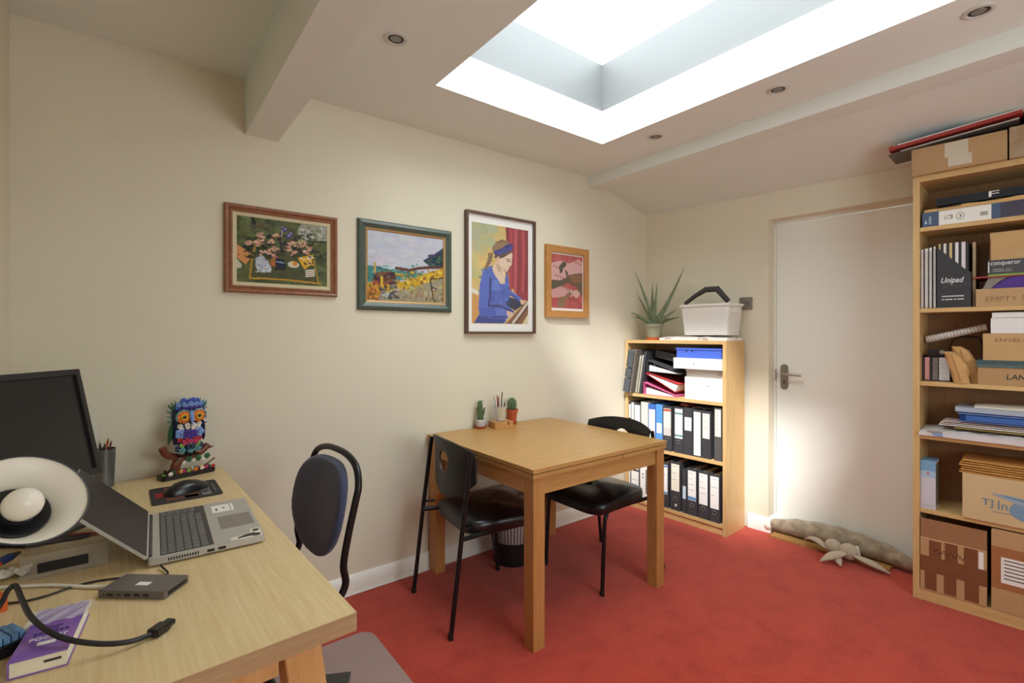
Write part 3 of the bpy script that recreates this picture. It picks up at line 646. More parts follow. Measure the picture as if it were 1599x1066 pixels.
for z, c, n, hw, r in rows:
    for i in range(n):
        x = -hw + 2 * hw * i / max(1, n - 1)
        yy = 0.006 - 0.72 * math.sqrt(max(0, 0.052 ** 2 - min(abs(x), 0.05) ** 2)) - 0.004
        if z < 0.07: yy = -0.012; x += 0.02
        obj('flower', lambda bm: flower(bm, (x, yy, z + 0.002 * math.sin(i * 3 + z * 90)), r * 1.22), ow_col[c], ow)
cs = ['lime', 'red', 'white', 'orange', 'green', 'brown', 'white', 'yellow', 'pink', 'dark']
for i in range(22):
    x = -0.084 + 0.008 * i
    obj('bloom', lambda bm: flower(bm, (x, -0.020 + 0.012 * math.sin(i * 2.3), 0.024), 0.0075), ow_col[cs[i % 10]], ow)
obj('snail_shells', lambda bm: [ball(bm, (-0.082 + 0.017 * i, -0.02, 0.032), 0.010, (0.8, 1, 1), 8) for i in (0, 1)], ow_col['dark'], ow)
# ---- mouse mat and mouse
mm = thing('mouse_mat', 'small dark rectangular mouse mat with a red and grey print', 'mouse mat', (0.146, 2.080, ZD), math.radians(1))
obj('pad', lambda bm: prism(bm, rrect(-0.103, -0.105, 0.10, 0.105, 0.012), 0, 0.003), mat('dark_mat_cloth', (52, 46, 46), 0.8, var=0.15, scale=60), mm)
for nm, a, c in (('red_print', (-0.09, -0.03, -0.066, 0.03), (150, 34, 30)), ('brown_print', (-0.062, -0.09, 0.035, 0.09), (104, 64, 56)), ('pale_print', (-0.05, 0.045, -0.01, 0.085), (170, 160, 156)), ('pale_print', (-0.01, -0.085, 0.03, -0.055), (160, 156, 138)), ('grey_print', (0.040, -0.088, 0.068, 0.088), (120, 120, 122)), ('grey_print', (0.080, -0.06, 0.088, 0.06), (92, 92, 96))):
    obj(nm, B(a[0], a[1], 0.0031, a[2], a[3], 0.0035), mat('mat_' + nm + str(c[0]), c, 0.8, var=0.3, scale=50), mm)
for i in range(4): obj('letter_print', B(0.043, 0.055 - 0.036 * i, 0.0036, 0.064, 0.078 - 0.036 * i, 0.0039), mat('mat_letter', (58, 56, 58), 0.8), mm)
ms = thing('computer_mouse', 'black ergonomic computer mouse on the small mouse mat', 'mouse', (0.150, 2.075, ZD + 0.0042), math.radians(26))
def mousebody(bm):
    rings = []
    for k in range(15):
        s = k / 14; x = -0.068 + 0.132 * s; w_ = 0.034 * math.sin(PI * (0.08 + 0.86 * s)) ** 0.45; h_ = 0.040 * math.sin(PI * (0.10 + 0.80 * s ** 0.8)) ** 0.8
        rings.append([bm.verts.new((x, w_ * math.cos(q) * (1 if math.sin(q) > -0.1 else 0.95), 0.0008 + max(0, math.sin(q)) ** 0.75 * h_)) for q in [2 * PI * i / 20 for i in range(20)]])
    for A, Bq in zip(rings, rings[1:]):
        for k in range(20): bm.faces.new((A[k], A[(k + 1) % 20], Bq[(k + 1) % 20], Bq[k]))
    bm.faces.new(rings[0][::-1]); bm.faces.new(rings[-1])
obj('body', mousebody, mat('mouse_plastic', (26, 26, 28), 0.3), ms, ang=80)
obj('wheel', lambda bm: lathe(bm, [(0.0, -0.003), (0.009, -0.003), (0.009, 0.003), (0.0, 0.003)], 14, M=T(-0.040, 0, 0.030) @ RX(PI / 2), cap=False), mat('mouse_wheel', (66, 66, 68), 0.5), ms)
# ---- laptop: user sits at +x; local x = width (towards +y world), local y = away from user
lp = thing('laptop', 'silver laptop standing open on the desk', 'laptop', (0.157, 1.637, ZD), math.radians(88.5))
silver = mat('laptop_silver', (184, 180, 172), 0.42, 0.2); LWd, LDp = 0.375, 0.255
base = obj('base', lambda bm: prism(bm, rrect(-LWd / 2, -LDp / 2, LWd / 2, LDp / 2, 0.010, 4), 0.004, 0.020), silver, lp, bevel=0.002)
obj('foot_strip', B(-0.15, -0.10, 0, 0.15, 0.10, 0.0038), black_m, lp)
obj('keyboard_well', B(-0.1745, -0.010, 0.0201, 0.1785, 0.1025, 0.0204), mat('dark_key_gap', (70, 68, 66), 0.6), base)
keym = mat('grey_keys', (104, 102, 100), 0.45)
kb = [(14, 0.0125), (14, 0.0162), (13, 0.0162), (13, 0.0162), (12, 0.0162)]
yk = 0.100
for n, hgt in kb:
    wk = 0.300 / n
    for i in range(n): obj('key', B(-0.172 + i * wk + 0.0012, yk - hgt + 0.0014, 0.0202, -0.172 + (i + 1) * wk - 0.0012, yk, 0.0218), keym, base, smooth=False)
    yk -= hgt + 0.0012
xk = -0.172
for wk in (0.03, 0.022, 0.022, 0.12, 0.022, 0.022, 0.022, 0.022): obj('key', B(xk + 0.0012, yk - 0.0148, 0.0202, xk + wk - 0.0012, yk, 0.0218), keym, base, smooth=False); xk += wk
for i in range(3):
    for j in range(5): obj('key', B(0.134 + i * 0.0145, 0.100 - 0.0174 * (j + 1) + 0.002, 0.0202, 0.134 + (i + 1) * 0.0145 - 0.002, 0.100 - 0.0174 * j, 0.0218), keym, base, smooth=False)
obj('touchpad', B(-0.075, -0.118, 0.0201, 0.035, -0.035, 0.0204), mat('touchpad_grey', (138, 130, 124), 0.35, 0.2), base)
st = obj('white_sticker', B(0.080, -0.085, 0.0201, 0.150, -0.028, 0.0205), paper, base)
obj('sticker_print', lambda bm: [box(bm, 0.088 + 0.013 * i, -0.078, 0.0206, 0.094 + 0.013 * i, -0.075, 0.0208) for i in range(5)] + [box(bm, 0.098, -0.042, 0.0206, 0.118, -0.037, 0.0208), box(bm, 0.112, -0.062, 0.0206, 0.122, -0.056, 0.0208)], ink, st)
s2 = obj('motorbike_sticker', lambda bm: prism(bm, [(-0.180, -0.122), (-0.120, -0.123), (-0.118, -0.100), (-0.150, -0.096), (-0.158, -0.050), (-0.174, -0.046), (-0.181, -0.080)], 0.0201, 0.0205), cream_paper, base)
obj('sticker_print', lambda bm: (lathe(bm, [(0.011, 0.0206), (0.0075, 0.0207)], 16, (-0.168, -0.108)), lathe(bm, [(0.009, 0.0206), (0.006, 0.0207)], 16, (-0.134, -0.111)), prism(bm, [(-0.171, -0.102), (-0.150, -0.108), (-0.154, -0.085), (-0.166, -0.062), (-0.173, -0.066)], 0.0206, 0.0208)), black_m, s2)
obj('port', B(-LWd / 2 - 0.0004, -0.035, 0.008, -LWd / 2 + 0.002, -0.018, 0.015), black_m, base)
obj('port', B(-LWd / 2 - 0.0004, -0.010, 0.008, -LWd / 2 + 0.002, 0.006, 0.015), black_m, base)
obj('vent', lambda bm: [box(bm, -LWd / 2 - 0.0004, 0.024 + 0.0055 * i, 0.009, -LWd / 2 + 0.002, 0.027 + 0.0055 * i, 0.016) for i in range(12)], black_m, base)
hinge = T(0, LDp / 2 - 0.004, 0.018) @ RX(math.radians(45))   # lid plane: local y runs up the lid
lid = obj('lid', lambda bm: prism(bm, rrect(-LWd / 2, 0.006, LWd / 2, 0.230, 0.008, 3), -0.0035, 0.0035, 'z', hinge), silver, lp, bevel=0.001)
obj('screen', lambda bm: prism(bm, rrect(-LWd / 2 + 0.003, 0.012, LWd / 2 - 0.003, 0.227, 0.006, 3), 0.0036, 0.0042, 'z', hinge), mat('laptop_screen', (36, 33, 31), 0.4, spec=0.3), lid)
obj('hinge_bar', lambda bm: tube(bm, [(-LWd / 2 + 0.02, LDp / 2 - 0.003, 0.017), (LWd / 2 - 0.02, LDp / 2 - 0.003, 0.017)], 0.0075, 10), mat('dark_hinge', (52, 50, 50), 0.4), lp)
# ---- usb hub
hb_ = thing('usb_hub', 'dark grey docking hub with a row of ports lying on the desk', 'usb hub', (0.018, 1.338, ZD), math.radians(-39.5))
hubm = mat('hub_grey', (108, 101, 97), 0.4, 0.15)
hbd = obj('case', lambda bm: prism(bm, rrect(-0.073, -0.037, 0.073, 0.037, 0.003), 0.0, 0.0165), hubm, hb_, bevel=0.001)
for x, wq, hq in ((-0.060, 0.003, 0.003), (-0.046, 0.013, 0.005), (-0.027, 0.009, 0.003), (-0.008, 0.013, 0.006), (0.012, 0.013, 0.006), (0.032, 0.013, 0.006)):
    obj('port', B(x - wq / 2, -0.0374, 0.0085 - hq / 2, x + wq / 2, -0.036, 0.0085 + hq / 2), black_m, hbd)
obj('side_slot', B(0.072, -0.028, 0.004, 0.0736, 0.028, 0.0125), black_m, hbd)
lb = obj('logo_label', B(-0.012, -0.012, 0.0166, 0.016, 0.002, 0.0169), paper, hbd)
# ---- cables
tag(obj('black_cable', lambda bm: tube(bm, smoothpath([onz(*p, 0.7435) for p in ((-40, 950), (0, 943), (40, 938), (75, 929), (110, 917), (150, 907), (190, 902), (232, 899), (262, 896))] + [(0.050, 1.435, 0.748)], 5), 0.0023, 8), black_m), 'thin black cable running across the desk to the laptop', 'cable')
tag(obj('white_usb_cable', lambda bm: (tube(bm, smoothpath([onz(*p, 0.745) for p in ((-30, 918), (30, 915), (80, 913), (120, 915), (150, 916), (172, 915))], 5), 0.0036, 8)), mat('white_cable_sheath', (226, 222, 214), 0.5)), 'white cable plugged into the back of the docking hub', 'cable')
hc = thing('hdmi_cable', 'thick black cable curving over the purple book to a bare plug', 'cable', (0, 0, 0))
cpts = [onz(-30, 985, 0.75), onz(0, 945, 0.78), onz(12, 922, 0.80), onz(24, 914, 0.805), onz(34, 935, 0.80), onz(48, 962, 0.795), onz(75, 985, 0.788), onz(110, 999, 0.778), onz(160, 1005, 0.762), onz(205, 1001, 0.7525), onz(240, 988, 0.7475)]
obj('lead', lambda bm: tube(bm, smoothpath(cpts, 6), 0.0045, 10), black_m, hc)
pa, pb = onz(237, 990, 0.7485), onz(263, 972, 0.7485)
dv = (pb - pa); ang_ = math.atan2(dv.y, dv.x)
obj('plug', lambda bm: (box(bm, 0, -0.012, -0.007, 0.030, 0.012, 0.007, T(*pa) @ RZ(ang_)), box(bm, 0.030, -0.009, -0.005, 0.045, 0.009, 0.005, T(*pa) @ RZ(ang_))), mat('plug_black', (40, 38, 36), 0.4), hc, bevel=0.002)
# ---- purple pocket book in film
pk = thing('pocket_book', 'small purple book half out of its clear film, lying on the desk', 'book', (-0.116, 1.205, ZD), math.radians(-6))
violet = mat('violet_cover', (112, 84, 176), 0.35, rgb2=(158, 110, 178), scale=26)
obj('back_cover', B(-0.036, -0.088, 0, 0.036, 0.088, 0.002), violet, pk)
obj('front_cover', B(-0.036, -0.088, 0.026, 0.036, 0.088, 0.028), violet, pk)
obj('spine', B(-0.038, -0.088, 0, -0.0362, 0.088, 0.028), violet, pk)
obj('pages', B(-0.0358, -0.0865, 0.0021, 0.034, 0.0865, 0.0259), cream_paper, pk)
text('title_lettering', 'POCKET', paper, pk, 0.0, -0.028, 0.0285, 0.050, 0.010, 'top')
obj('title_line', lambda bm: [box(bm, -0.024 + 0.007 * i, -0.013, 0.0281, -0.019 + 0.007 * i, -0.005, 0.0285) for i in range(7)], mat('dark_violet_ink', (52, 36, 110), 0.6), pk)
obj('small_lines', lambda bm: (box(bm, -0.012, 0.008, 0.0281, 0.012, 0.012, 0.0285), box(bm, -0.008, 0.0, 0.0281, 0.008, 0.003, 0.0285)), mat('dark_violet_ink', (52, 36, 110), 0.6), pk)
obj('white_badge', B(-0.011, -0.052, 0.0281, 0.013, -0.041, 0.0286), paper, pk)
obj('page_stamp', B(0.006, -0.0872, 0.014, 0.028, -0.0866, 0.018), ink, pk)
def film(bm):
    g = {}
    for i in range(9):
        for j in range(7): g[i, j] = bm.verts.new((-0.044 + 0.011 * i, 0.02 + 0.0155 * j, 0.0300 + 0.004 * math.sin(i * 2.1 + j * 1.3) ** 2 - (0.012 * max(0, j - 4)) + (0.004 * math.sin(i * 4.0) if j > 4 else 0)))
    for i in range(8):
        for j in range(6): bm.faces.new((g[i, j], g[i + 1, j], g[i + 1, j + 1], g[i, j + 1]))
obj('clear_film', film, clear('wrapping_film', (240, 240, 244), 0.34, 0.12), pk, smooth=False)
# ---- clear organiser with tools
og = thing('desk_organiser', 'clear acrylic desk tray holding dark tools behind the laptop lid', 'organiser', (-0.205, 1.545, ZD), math.radians(0))
acr = clear('clear_acrylic', (200, 192, 182), 0.17, 0.12)
def tray(bm):
    a = (0, 0, 0.155, 0.13, 0.055); th = 0.003
    box(bm, 0, 0, 0, 0.155, 0.13, th); box(bm, 0, 0, th, 0.155, th, 0.055); box(bm, 0, 0.127, th, 0.155, 0.13, 0.055); box(bm, 0, th, th, th, 0.127, 0.055); box(bm, 0.152, th, th, 0.155, 0.127, 0.055)
obj('tray', tray, acr, og, smooth=False)
obj('tray_rim', lambda bm: (box(bm, 0.06, 0.04, 0.0555, 0.155, 0.045, 0.068), box(bm, 0.06, 0.1, 0.0555, 0.155, 0.105, 0.068), box(bm, 0.06, 0.045, 0.0555, 0.065, 0.1, 0.068)), acr, og, smooth=False)
obj('black_strip', B(0.030, -0.0035, 0.014, 0.118, -0.0004, 0.036), black_m, og, bevel=0.0008)
tool = tag(obj('craft_knife', lambda bm: (tube(bm, [(-0.20, 1.60, ZD + 0.066), (-0.10, 1.585, ZD + 0.066), (-0.085, 1.583, ZD + 0.066)], [0.007, 0.007, 0.003], 8), box(bm, -0.165, 1.590, ZD + 0.072, -0.125, 1.602, ZD + 0.0745)), mat('dark_tool', (58, 54, 54), 0.4)), 'dark craft knife lying across the clear tray', 'knife')
tag(obj('red_pen', lambda bm: tube(bm, [(-0.13, 1.62, ZD + 0.063), (-0.085, 1.60, ZD + 0.063), (-0.07, 1.594, ZD + 0.062)], [0.006, 0.006, 0.003], 8), mat('red_pen_plastic', (160, 34, 28), 0.3)), 'red tipped pen on the clear tray under the lamp', 'pen')
# ---- tools at the left edge
pl = thing('pliers', 'blue and orange handled tool at the left edge under the lamp', 'tool', tuple(onz(4, 890, ZD)), math.radians(50))
obj('handle', lambda bm: tube(bm, smoothpath([(-0.06, 0, 0.012), (-0.02, 0.0, 0.020), (0.02, 0.004, 0.022)], 4), [0.012] * 9, 10, flat=0.8), mat('blue_grip', (40, 58, 120), 0.4), pl)
obj('grip_insert', lambda bm: tube(bm, [(-0.05, -0.011, 0.016), (-0.015, -0.0105, 0.022)], 0.006, 8), mat('orange_grip', (214, 92, 30), 0.4), pl)
obj('jaw', lambda bm: tube(bm, [(0.02, 0.004, 0.022), (0.045, 0.006, 0.022)], [0.009, 0.004], 8), mat('dark_tool', (58, 54, 54), 0.4), pl)
bg_ = onz(8, 903, ZD)
def wrap(bm):
    g = {}
    for i in range(7):
        for j in range(6): g[i, j] = bm.verts.new((bg_.x - 0.03 + 0.012 * i, bg_.y - 0.02 + 0.010 * j, ZD + 0.003 + 0.013 * math.sin(i * 1.9 + j * 1.1) ** 2))
    for i in range(6):
        for j in range(5): bm.faces.new((g[i, j], g[i + 1, j], g[i + 1, j + 1], g[i, j + 1]))
tag(obj('crumpled_bag', wrap, mat('white_film', (226, 222, 216), 0.3), smooth=False), 'crumpled white plastic bag beside the blue-handled tool', 'bag')
oq = onz(6, 958, ZD)
ob_ = thing('orange_box', 'orange plastic box cut by the left edge beside the black cable', 'box', (oq.x - 0.03, oq.y + 0.015, ZD), math.radians(25))
obj('body', B(-0.03, -0.015, 0, 0.03, 0.03, 0.030), mat('orange_plastic', (214, 98, 36), 0.4), ob_, bevel=0.003)
obj('slot', B(-0.005, -0.0156, 0.012, 0.015, -0.0148, 0.018), black_m, ob_)
gq = onz(14, 1012, ZD)
gl = thing('brush_pad', 'black edged pad with light blue ribbed bristles at the lower left', 'brush', (gq.x - 0.022, gq.y - 0.008, ZD), math.radians(28))
obj('backing', lambda bm: prism(bm, rrect(-0.06, -0.036, 0.048, 0.036, 0.02), 0, 0.018), black_m, gl, bevel=0.004)
for i in range(9): obj('bristle_row', B(-0.054 + 0.0105 * i, -0.024, 0.0185, -0.0455 + 0.0105 * i, 0.026, 0.030 + 0.002 * (i % 2)), mat('blue_bristles', (104, 144, 186), 0.6, var=0.2, scale=120), gl, bevel=0.002)

# ================================================================ pictures
class Canvas:
    def __init__(s, w, h, rgb):
        s.w, s.h = w, h; s.a = np.ones((h, w, 3)) * np.array(rgb, float)
        s.yy, s.xx = np.mgrid[0:h, 0:w]; s.xx = (s.xx + 0.5) / w; s.yy = (s.yy + 0.5) / h
        s.rng = np.random.default_rng(5); s.q = lambda p: p
    def quad(s, tl, tr, br, bl):
        """accept points in a skewed picture's own pixel frame"""
        def q(p):
            x = (p[0] - tl[0]) / (tr[0] - tl[0]); t_ = tl[1] + (tr[1] - tl[1]) * x; b_ = bl[1] + (br[1] - bl[1]) * x
            return x, (p[1] - t_) / (b_ - t_)
        s.q = q; s.sc = 1.0 / (tr[0] - tl[0])
        return s
    def poly(s, pts, rgb, al=1.0):
        P = [s.q(p) for p in pts]; m = np.zeros_like(s.xx, bool); n = len(P)
        for i in range(n):
            (x0, y0), (x1, y1) = P[i], P[(i + 1) % n]
            if y0 == y1: continue
            c = ((y0 > s.yy) != (y1 > s.yy)) & (s.xx < (x1 - x0) * (s.yy - y0) / (y1 - y0) + x0); m ^= c
        s.put(m, rgb, al); return m
    def put(s, m, rgb, al=1.0): s.a[m] = s.a[m] * (1 - al) + np.array(rgb, float) * al
    def dot(s, p, r, rgb, ry=None, al=1.0):
        x, y = s.q(p); rx = r * s.sc; ry_ = (ry or r) * s.sc * s.w / s.h
        s.put(((s.xx - x) / rx) ** 2 + ((s.yy - y) / ry_) ** 2 < 1, rgb, al)
    def line(s, pts, r, rgb, al=1.0):
        for a, b in zip(pts, pts[1:]):
            n = max(2, int(math.hypot(b[0] - a[0], b[1] - a[1]) / max(1.0, r * 0.5)))
            for k in range(n + 1): s.dot((a[0] + (b[0] - a[0]) * k / n, a[1] + (b[1] - a[1]) * k / n), r, rgb, al=al)
    def daubs(s, n, box_, cols, r, al=0.7, asp=1.0):
        for k in range(n):
            p = (s.rng.uniform(box_[0], box_[2]), s.rng.uniform(box_[1], box_[3])); c = cols[s.rng.integers(len(cols))]
            s.dot(p, r * s.rng.uniform(0.5, 1.3), np.array(c) + s.rng.normal(0, 7, 3), r * asp * s.rng.uniform(0.4, 1.0), al)
    def grain(s, k): s.a += s.rng.normal(0, k, (s.h, s.w, 1)); return s
def canvas_obj(name, cv, x0, x1, z0, z1, y, m, parent):
    w, h = cv.w, cv.h
    a = np.clip(cv.a, 0, 255) / 255; l = np.where(a <= 0.04045, a / 12.92, ((a + 0.055) / 1.055) ** 2.4)
    X = np.linspace(x0, x1, w); Z = np.linspace(z1, z0, h); gx, gz = np.meshgrid(X, Z)
    co = np.stack([gx, np.full_like(gx, y), gz], -1).reshape(-1, 3)
    idx = np.arange(w * h).reshape(h, w)
    f = np.stack([idx[1:, :-1], idx[1:, 1:], idx[:-1, 1:], idx[:-1, :-1]], -1).reshape(-1, 4)
    me = bpy.data.meshes.new(name); me.from_pydata(co.tolist(), [], f.tolist())
    at = me.color_attributes.new('paint', 'FLOAT_COLOR', 'POINT')
    at.data.foreach_set('color', np.concatenate([l.reshape(-1, 3), np.ones((w * h, 1))], 1).astype(np.float32).ravel())
    me.materials.append(m); o = bpy.data.objects.new(name, me); COL.objects.link(o); o.parent = parent
    return o
def frame_rails(t, w, h, prof, m, name='frame_rail'):
    """four mitred rails; prof = [(inset from the outer edge, depth y)]"""
    corners = [(0, 0), (w, 0), (w, h), (0, h)]; inward = [(1, 1), (-1, 1), (-1, -1), (1, -1)]
    for i in range(4):
        j = (i + 1) % 4
        def f(bm):
            A = [bm.verts.new((corners[i][0] + inward[i][0] * d, y, corners[i][1] + inward[i][1] * d)) for d, y in prof]
            Bq = [bm.verts.new((corners[j][0] + inward[j][0] * d, y, corners[j][1] + inward[j][1] * d)) for d, y in prof]
            n = len(prof)
            for k in range(n): bm.faces.new((A[k], Bq[k], Bq[(k + 1) % n], A[(k + 1) % n]))
            bm.faces.new(A[::-1]); bm.faces.new(Bq); bmesh.ops.recalc_face_normals(bm, faces=bm.faces[:])
        obj(name, f, m, t, ang=25)
def framed(name, label, tl, br, depth):
    a = ony(*tl, WB - depth); b = ony(*br, WB - depth)
    t = thing(name, label, 'picture', (a.x, WB - 0.0005, b.z)); return t, b.x - a.x, a.z - b.z
paint_m = colattr('oil_paint', 0.55, 0.35)
print_m = colattr('print_ink', 0.6, 0.0)
# ---- 1: flowers on a tray
t, w_, h_ = framed('framed_painting', 'wood framed painting of pink flowers on a green ground, leftmost', (350.5, 314.4), (527.5, 463.5), 0.022)
copper = wood('copper_brown_frame', (128, 84, 58), (158, 108, 78), (3, 3, 3), 12, 0.35)
frame_rails(t, w_, h_, [(0, 0), (0, -0.016), (0.006, -0.022), (0.012, -0.020), (0.020, -0.012), (0.026, -0.016), (0.032, -0.013), (0.032, 0)], copper)
frame_rails(t, w_, h_, [(0.0325, 0), (0.0325, -0.011), (0.048, -0.008), (0.048, 0)], mat('linen_slip', (206, 194, 160), 0.9, var=0.04, scale=200), 'slip_rail')
c = Canvas(170, 126, (84, 92, 52)).quad((165, 190), (1035, 318), (1035, 885), (165, 828))
c.daubs(260, (165, 200, 1035, 870), [(78, 88, 48), (92, 102, 58), (68, 76, 44), (104, 112, 66), (58, 66, 40)], 45, 0.5)
c.daubs(40, (165, 190, 600, 330), [(112, 120, 84), (88, 96, 60), (60, 64, 44)], 40, 0.6)
c.line([(300, 205), (325, 270)], 14, (34, 36, 30), 0.8)
c.poly([(335, 490), (890, 570), (945, 840), (280, 790)], (72, 74, 42), 0.7)
c.poly([(735, 330), (770, 285), (1035, 318), (1035, 455), (830, 445), (735, 385)], (150, 152, 132)); c.daubs(60, (745, 320, 1030, 445), [(196, 196, 190), (120, 128, 96), (170, 172, 160), (92, 98, 80)], 16, 0.8); c.line([(830, 450), (1035, 462)], 8, (40, 44, 34))
c.poly([(165, 465), (318, 572), (245, 662), (165, 590)], (206, 142, 84)); c.dot((185, 570), 8, (110, 80, 40)); c.dot((240, 580), 8, (110, 80, 40))
c.poly([(165, 600), (215, 665), (210, 690), (165, 705)], (190, 186, 170))
c.line([(330, 500), (300, 640), (283, 790)], 8, (176, 140, 44)); c.line([(283, 792), (600, 810), (965, 852)], 8, (194, 142, 40)); c.line([(890, 590), (945, 850)], 6, (178, 138, 44))
c.daubs(120, (240, 380, 900, 600), [(36, 40, 28), (50, 56, 34), (30, 30, 30), (70, 60, 36)], 22, 0.8)
c.line([(585, 320), (560, 420), (575, 540)], 9, (44, 36, 44)); c.line([(585, 310), (575, 400)], 5, (190, 186, 180))
for p in ((605, 335), (660, 382), (640, 400)): c.dot(p, 26, (78, 72, 120)); c.dot((p[0] + 6, p[1] - 8), 10, (150, 150, 190))
for p in ((385, 385), (275, 450), (335, 465), (380, 450), (475, 440), (525, 395), (515, 520), (445, 545), (405, 555), (515, 590), (640, 515), (695, 558), (670, 460), (820, 555), (850, 520), (800, 480), (730, 480)):
    c.daubs(9, (p[0] - 26, p[1] - 22, p[0] + 26, p[1] + 22), [(204, 150, 128), (222, 176, 152), (190, 132, 112), (232, 196, 174)], 17, 0.85, 0.8); c.daubs(3, (p[0] - 24, p[1] - 20, p[0] + 24, p[1] + 24), [(70, 66, 44), (150, 96, 80)], 8, 0.9)
c.daubs(30, (690, 440, 810, 500), [(214, 186, 140), (190, 150, 110), (60, 50, 40)], 10, 0.9)
c.poly([(335, 600), (400, 578), (480, 690), (475, 740), (380, 740), (335, 680)], (178, 184, 196)); c.daubs(30, (345, 600, 470, 735), [(206, 208, 214), (150, 158, 178), (220, 220, 220)], 14, 0.8)
c.poly([(470, 615), (520, 615), (520, 685), (475, 680)], (176, 104, 50)); c.poly([(518, 612), (605, 618), (616, 692), (518, 686)], (28, 36, 58)); c.line([(530, 640), (600, 650)], 6, (130, 150, 170)); c.poly([(515, 690), (615, 690), (615, 720), (515, 720)], (40, 34, 26))
c.dot((692, 668), 55, (206, 200, 186), 34); c.dot((706, 660), 24, (214, 136, 50)); c.dot((680, 655), 14, (226, 186, 70))
c.poly([(733, 605), (890, 578), (902, 652), (800, 718)], (214, 168, 40)); c.daubs(24, (760, 600, 890, 680), [(226, 220, 206), (90, 70, 140), (200, 150, 40), (60, 44, 30)], 13, 0.9)
for k in range(4): c.line([(815, 728 + 18 * k), (900, 722 + 18 * k)], 7, (216, 210, 196)); c.line([(820, 738 + 18 * k), (895, 734 + 18 * k)], 3, (110, 60, 44))
c.daubs(20, (900, 540, 1020, 640), [(40, 46, 32), (56, 62, 40)], 16, 0.8)
canvas_obj('canvas', c.grain(5), 0.048, w_ - 0.048, 0.048, h_ - 0.048, -0.006, paint_m, t)
# ---- 2: coastal landscape
t, w_, h_ = framed('framed_painting', 'dark green framed landscape painting with sea and yellow field', (559.8, 339), (706.5, 487.8), 0.022)
gfr = mat('dark_green_frame', (76, 90, 80), 0.3, var=0.12, scale=40)
frame_rails(t, w_, h_, [(0, 0), (0, -0.012), (0.006, -0.018), (0.020, -0.022), (0.030, -0.016), (0.040, -0.012), (0.040, 0)], gfr)
frame_rails(t, w_, h_, [(0.0405, 0), (0.0405, -0.012), (0.048, -0.010), (0.052, -0.007), (0.052, 0)], mat('gilt_slip', (172, 134, 82), 0.4, 0.3), 'slip_rail')
c = Canvas(160, 136, (186, 188, 200)).quad((180, 222), (893, 330), (895, 925), (175, 862))
c.daubs(220, (180, 222, 893, 600), [(190, 192, 204), (178, 182, 200), (200, 202, 208), (186, 188, 196)], 50, 0.4, 0.5)
c.poly([(893, 415), (800, 470), (720, 520), (690, 520), (740, 565), (893, 600)], (48, 62, 62)); c.daubs(60, (740, 470, 893, 590), [(40, 54, 70), (54, 84, 72), (36, 40, 52), (70, 100, 84)], 18, 0.8); c.line([(893, 418), (790, 480), (700, 522)], 8, (58, 56, 96))
c.poly([(180, 548), (250, 555), (380, 590), (440, 600), (690, 640), (690, 690), (180, 700)], (66, 128, 122)); c.daubs(60, (180, 555, 680, 690), [(54, 110, 110), (84, 150, 140), (46, 92, 96), (120, 170, 160)], 22, 0.7, 0.5)
c.line([(440, 582), (560, 605), (640, 590), (740, 585), (893, 590)], 14, (92, 62, 52))
c.poly([(180, 700), (420, 720), (560, 690), (720, 640), (893, 595), (895, 690), (760, 720), (500, 800), (400, 790), (180, 862)], (196, 158, 46)); c.daubs(140, (420, 610, 893, 800), [(214, 176, 50), (180, 140, 40), (150, 112, 44), (228, 196, 84), (120, 80, 40)], 16, 0.7)
c.poly([(430, 810), (560, 780), (760, 715), (895, 690), (895, 925), (175, 862)], (150, 142, 116)); c.daubs(110, (430, 760, 893, 915), [(166, 158, 132), (140, 130, 104), (176, 168, 146), (120, 104, 80), (186, 166, 90)], 18, 0.6)
c.daubs(70, (240, 610, 420, 740), [(92, 54, 44), (120, 70, 50), (70, 40, 38), (140, 90, 56)], 24, 0.8)
c.daubs(60, (180, 720, 300, 860), [(190, 120, 40), (206, 160, 50), (150, 70, 36), (120, 84, 40)], 18, 0.8)
c.daubs(50, (290, 740, 450, 860), [(90, 84, 84), (130, 126, 124), (64, 58, 60), (170, 166, 160)], 18, 0.8)
c.line([(248, 525), (245, 610)], 9, (190, 160, 80)); c.line([(305, 660), (310, 740)], 12, (212, 170, 50))
c.line([(760, 695), (775, 780), (790, 880)], 6, (48, 42, 40)); c.line([(760, 695), (893, 690)], 5, (60, 54, 48)); c.line([(780, 770), (830, 790)], 5, (60, 54, 50)); c.daubs(14, (710, 870, 880, 905), [(60, 44, 40), (110, 90, 70)], 8, 0.9)
for k in range(5): c.line([(560 + 55 * k, 870), (590 + 55 * k, 790)], 4, (150, 104, 60), 0.6)
canvas_obj('canvas', c.grain(5), 0.052, w_ - 0.052, 0.052, h_ - 0.052, -0.005, paint_m, t)
# ---- 3: woman in blue
t, w_, h_ = framed('framed_painting', 'tall thin-framed painting of a woman in blue at a desk', (729, 326.1), (836.8, 521), 0.03)
frame_rails(t, w_, h_, [(0, 0), (0, -0.030), (0.013, -0.030), (0.013, 0)], wood('walnut_frame', (84, 60, 46), (106, 78, 60), (3, 3, 3), 12, 0.4))
obj('mount_board', B(0.0135, -0.010, 0.0135, w_ - 0.0135, -0.004, h_ - 0.0135), paper, t)
c = Canvas(130, 196, (206, 178, 104)).quad((135, 165), (541, 245), (541, 942), (135, 940))
c.daubs(120, (135, 165, 370, 600), [(196, 178, 110), (176, 172, 124), (214, 186, 106), (206, 170, 90)], 45, 0.4)
c.daubs(30, (135, 170, 300, 380), [(164, 168, 132), (176, 176, 130)], 40, 0.5)
c.poly([(368, 205), (541, 240), (541, 770), (480, 760), (395, 640)], (146, 34, 44))
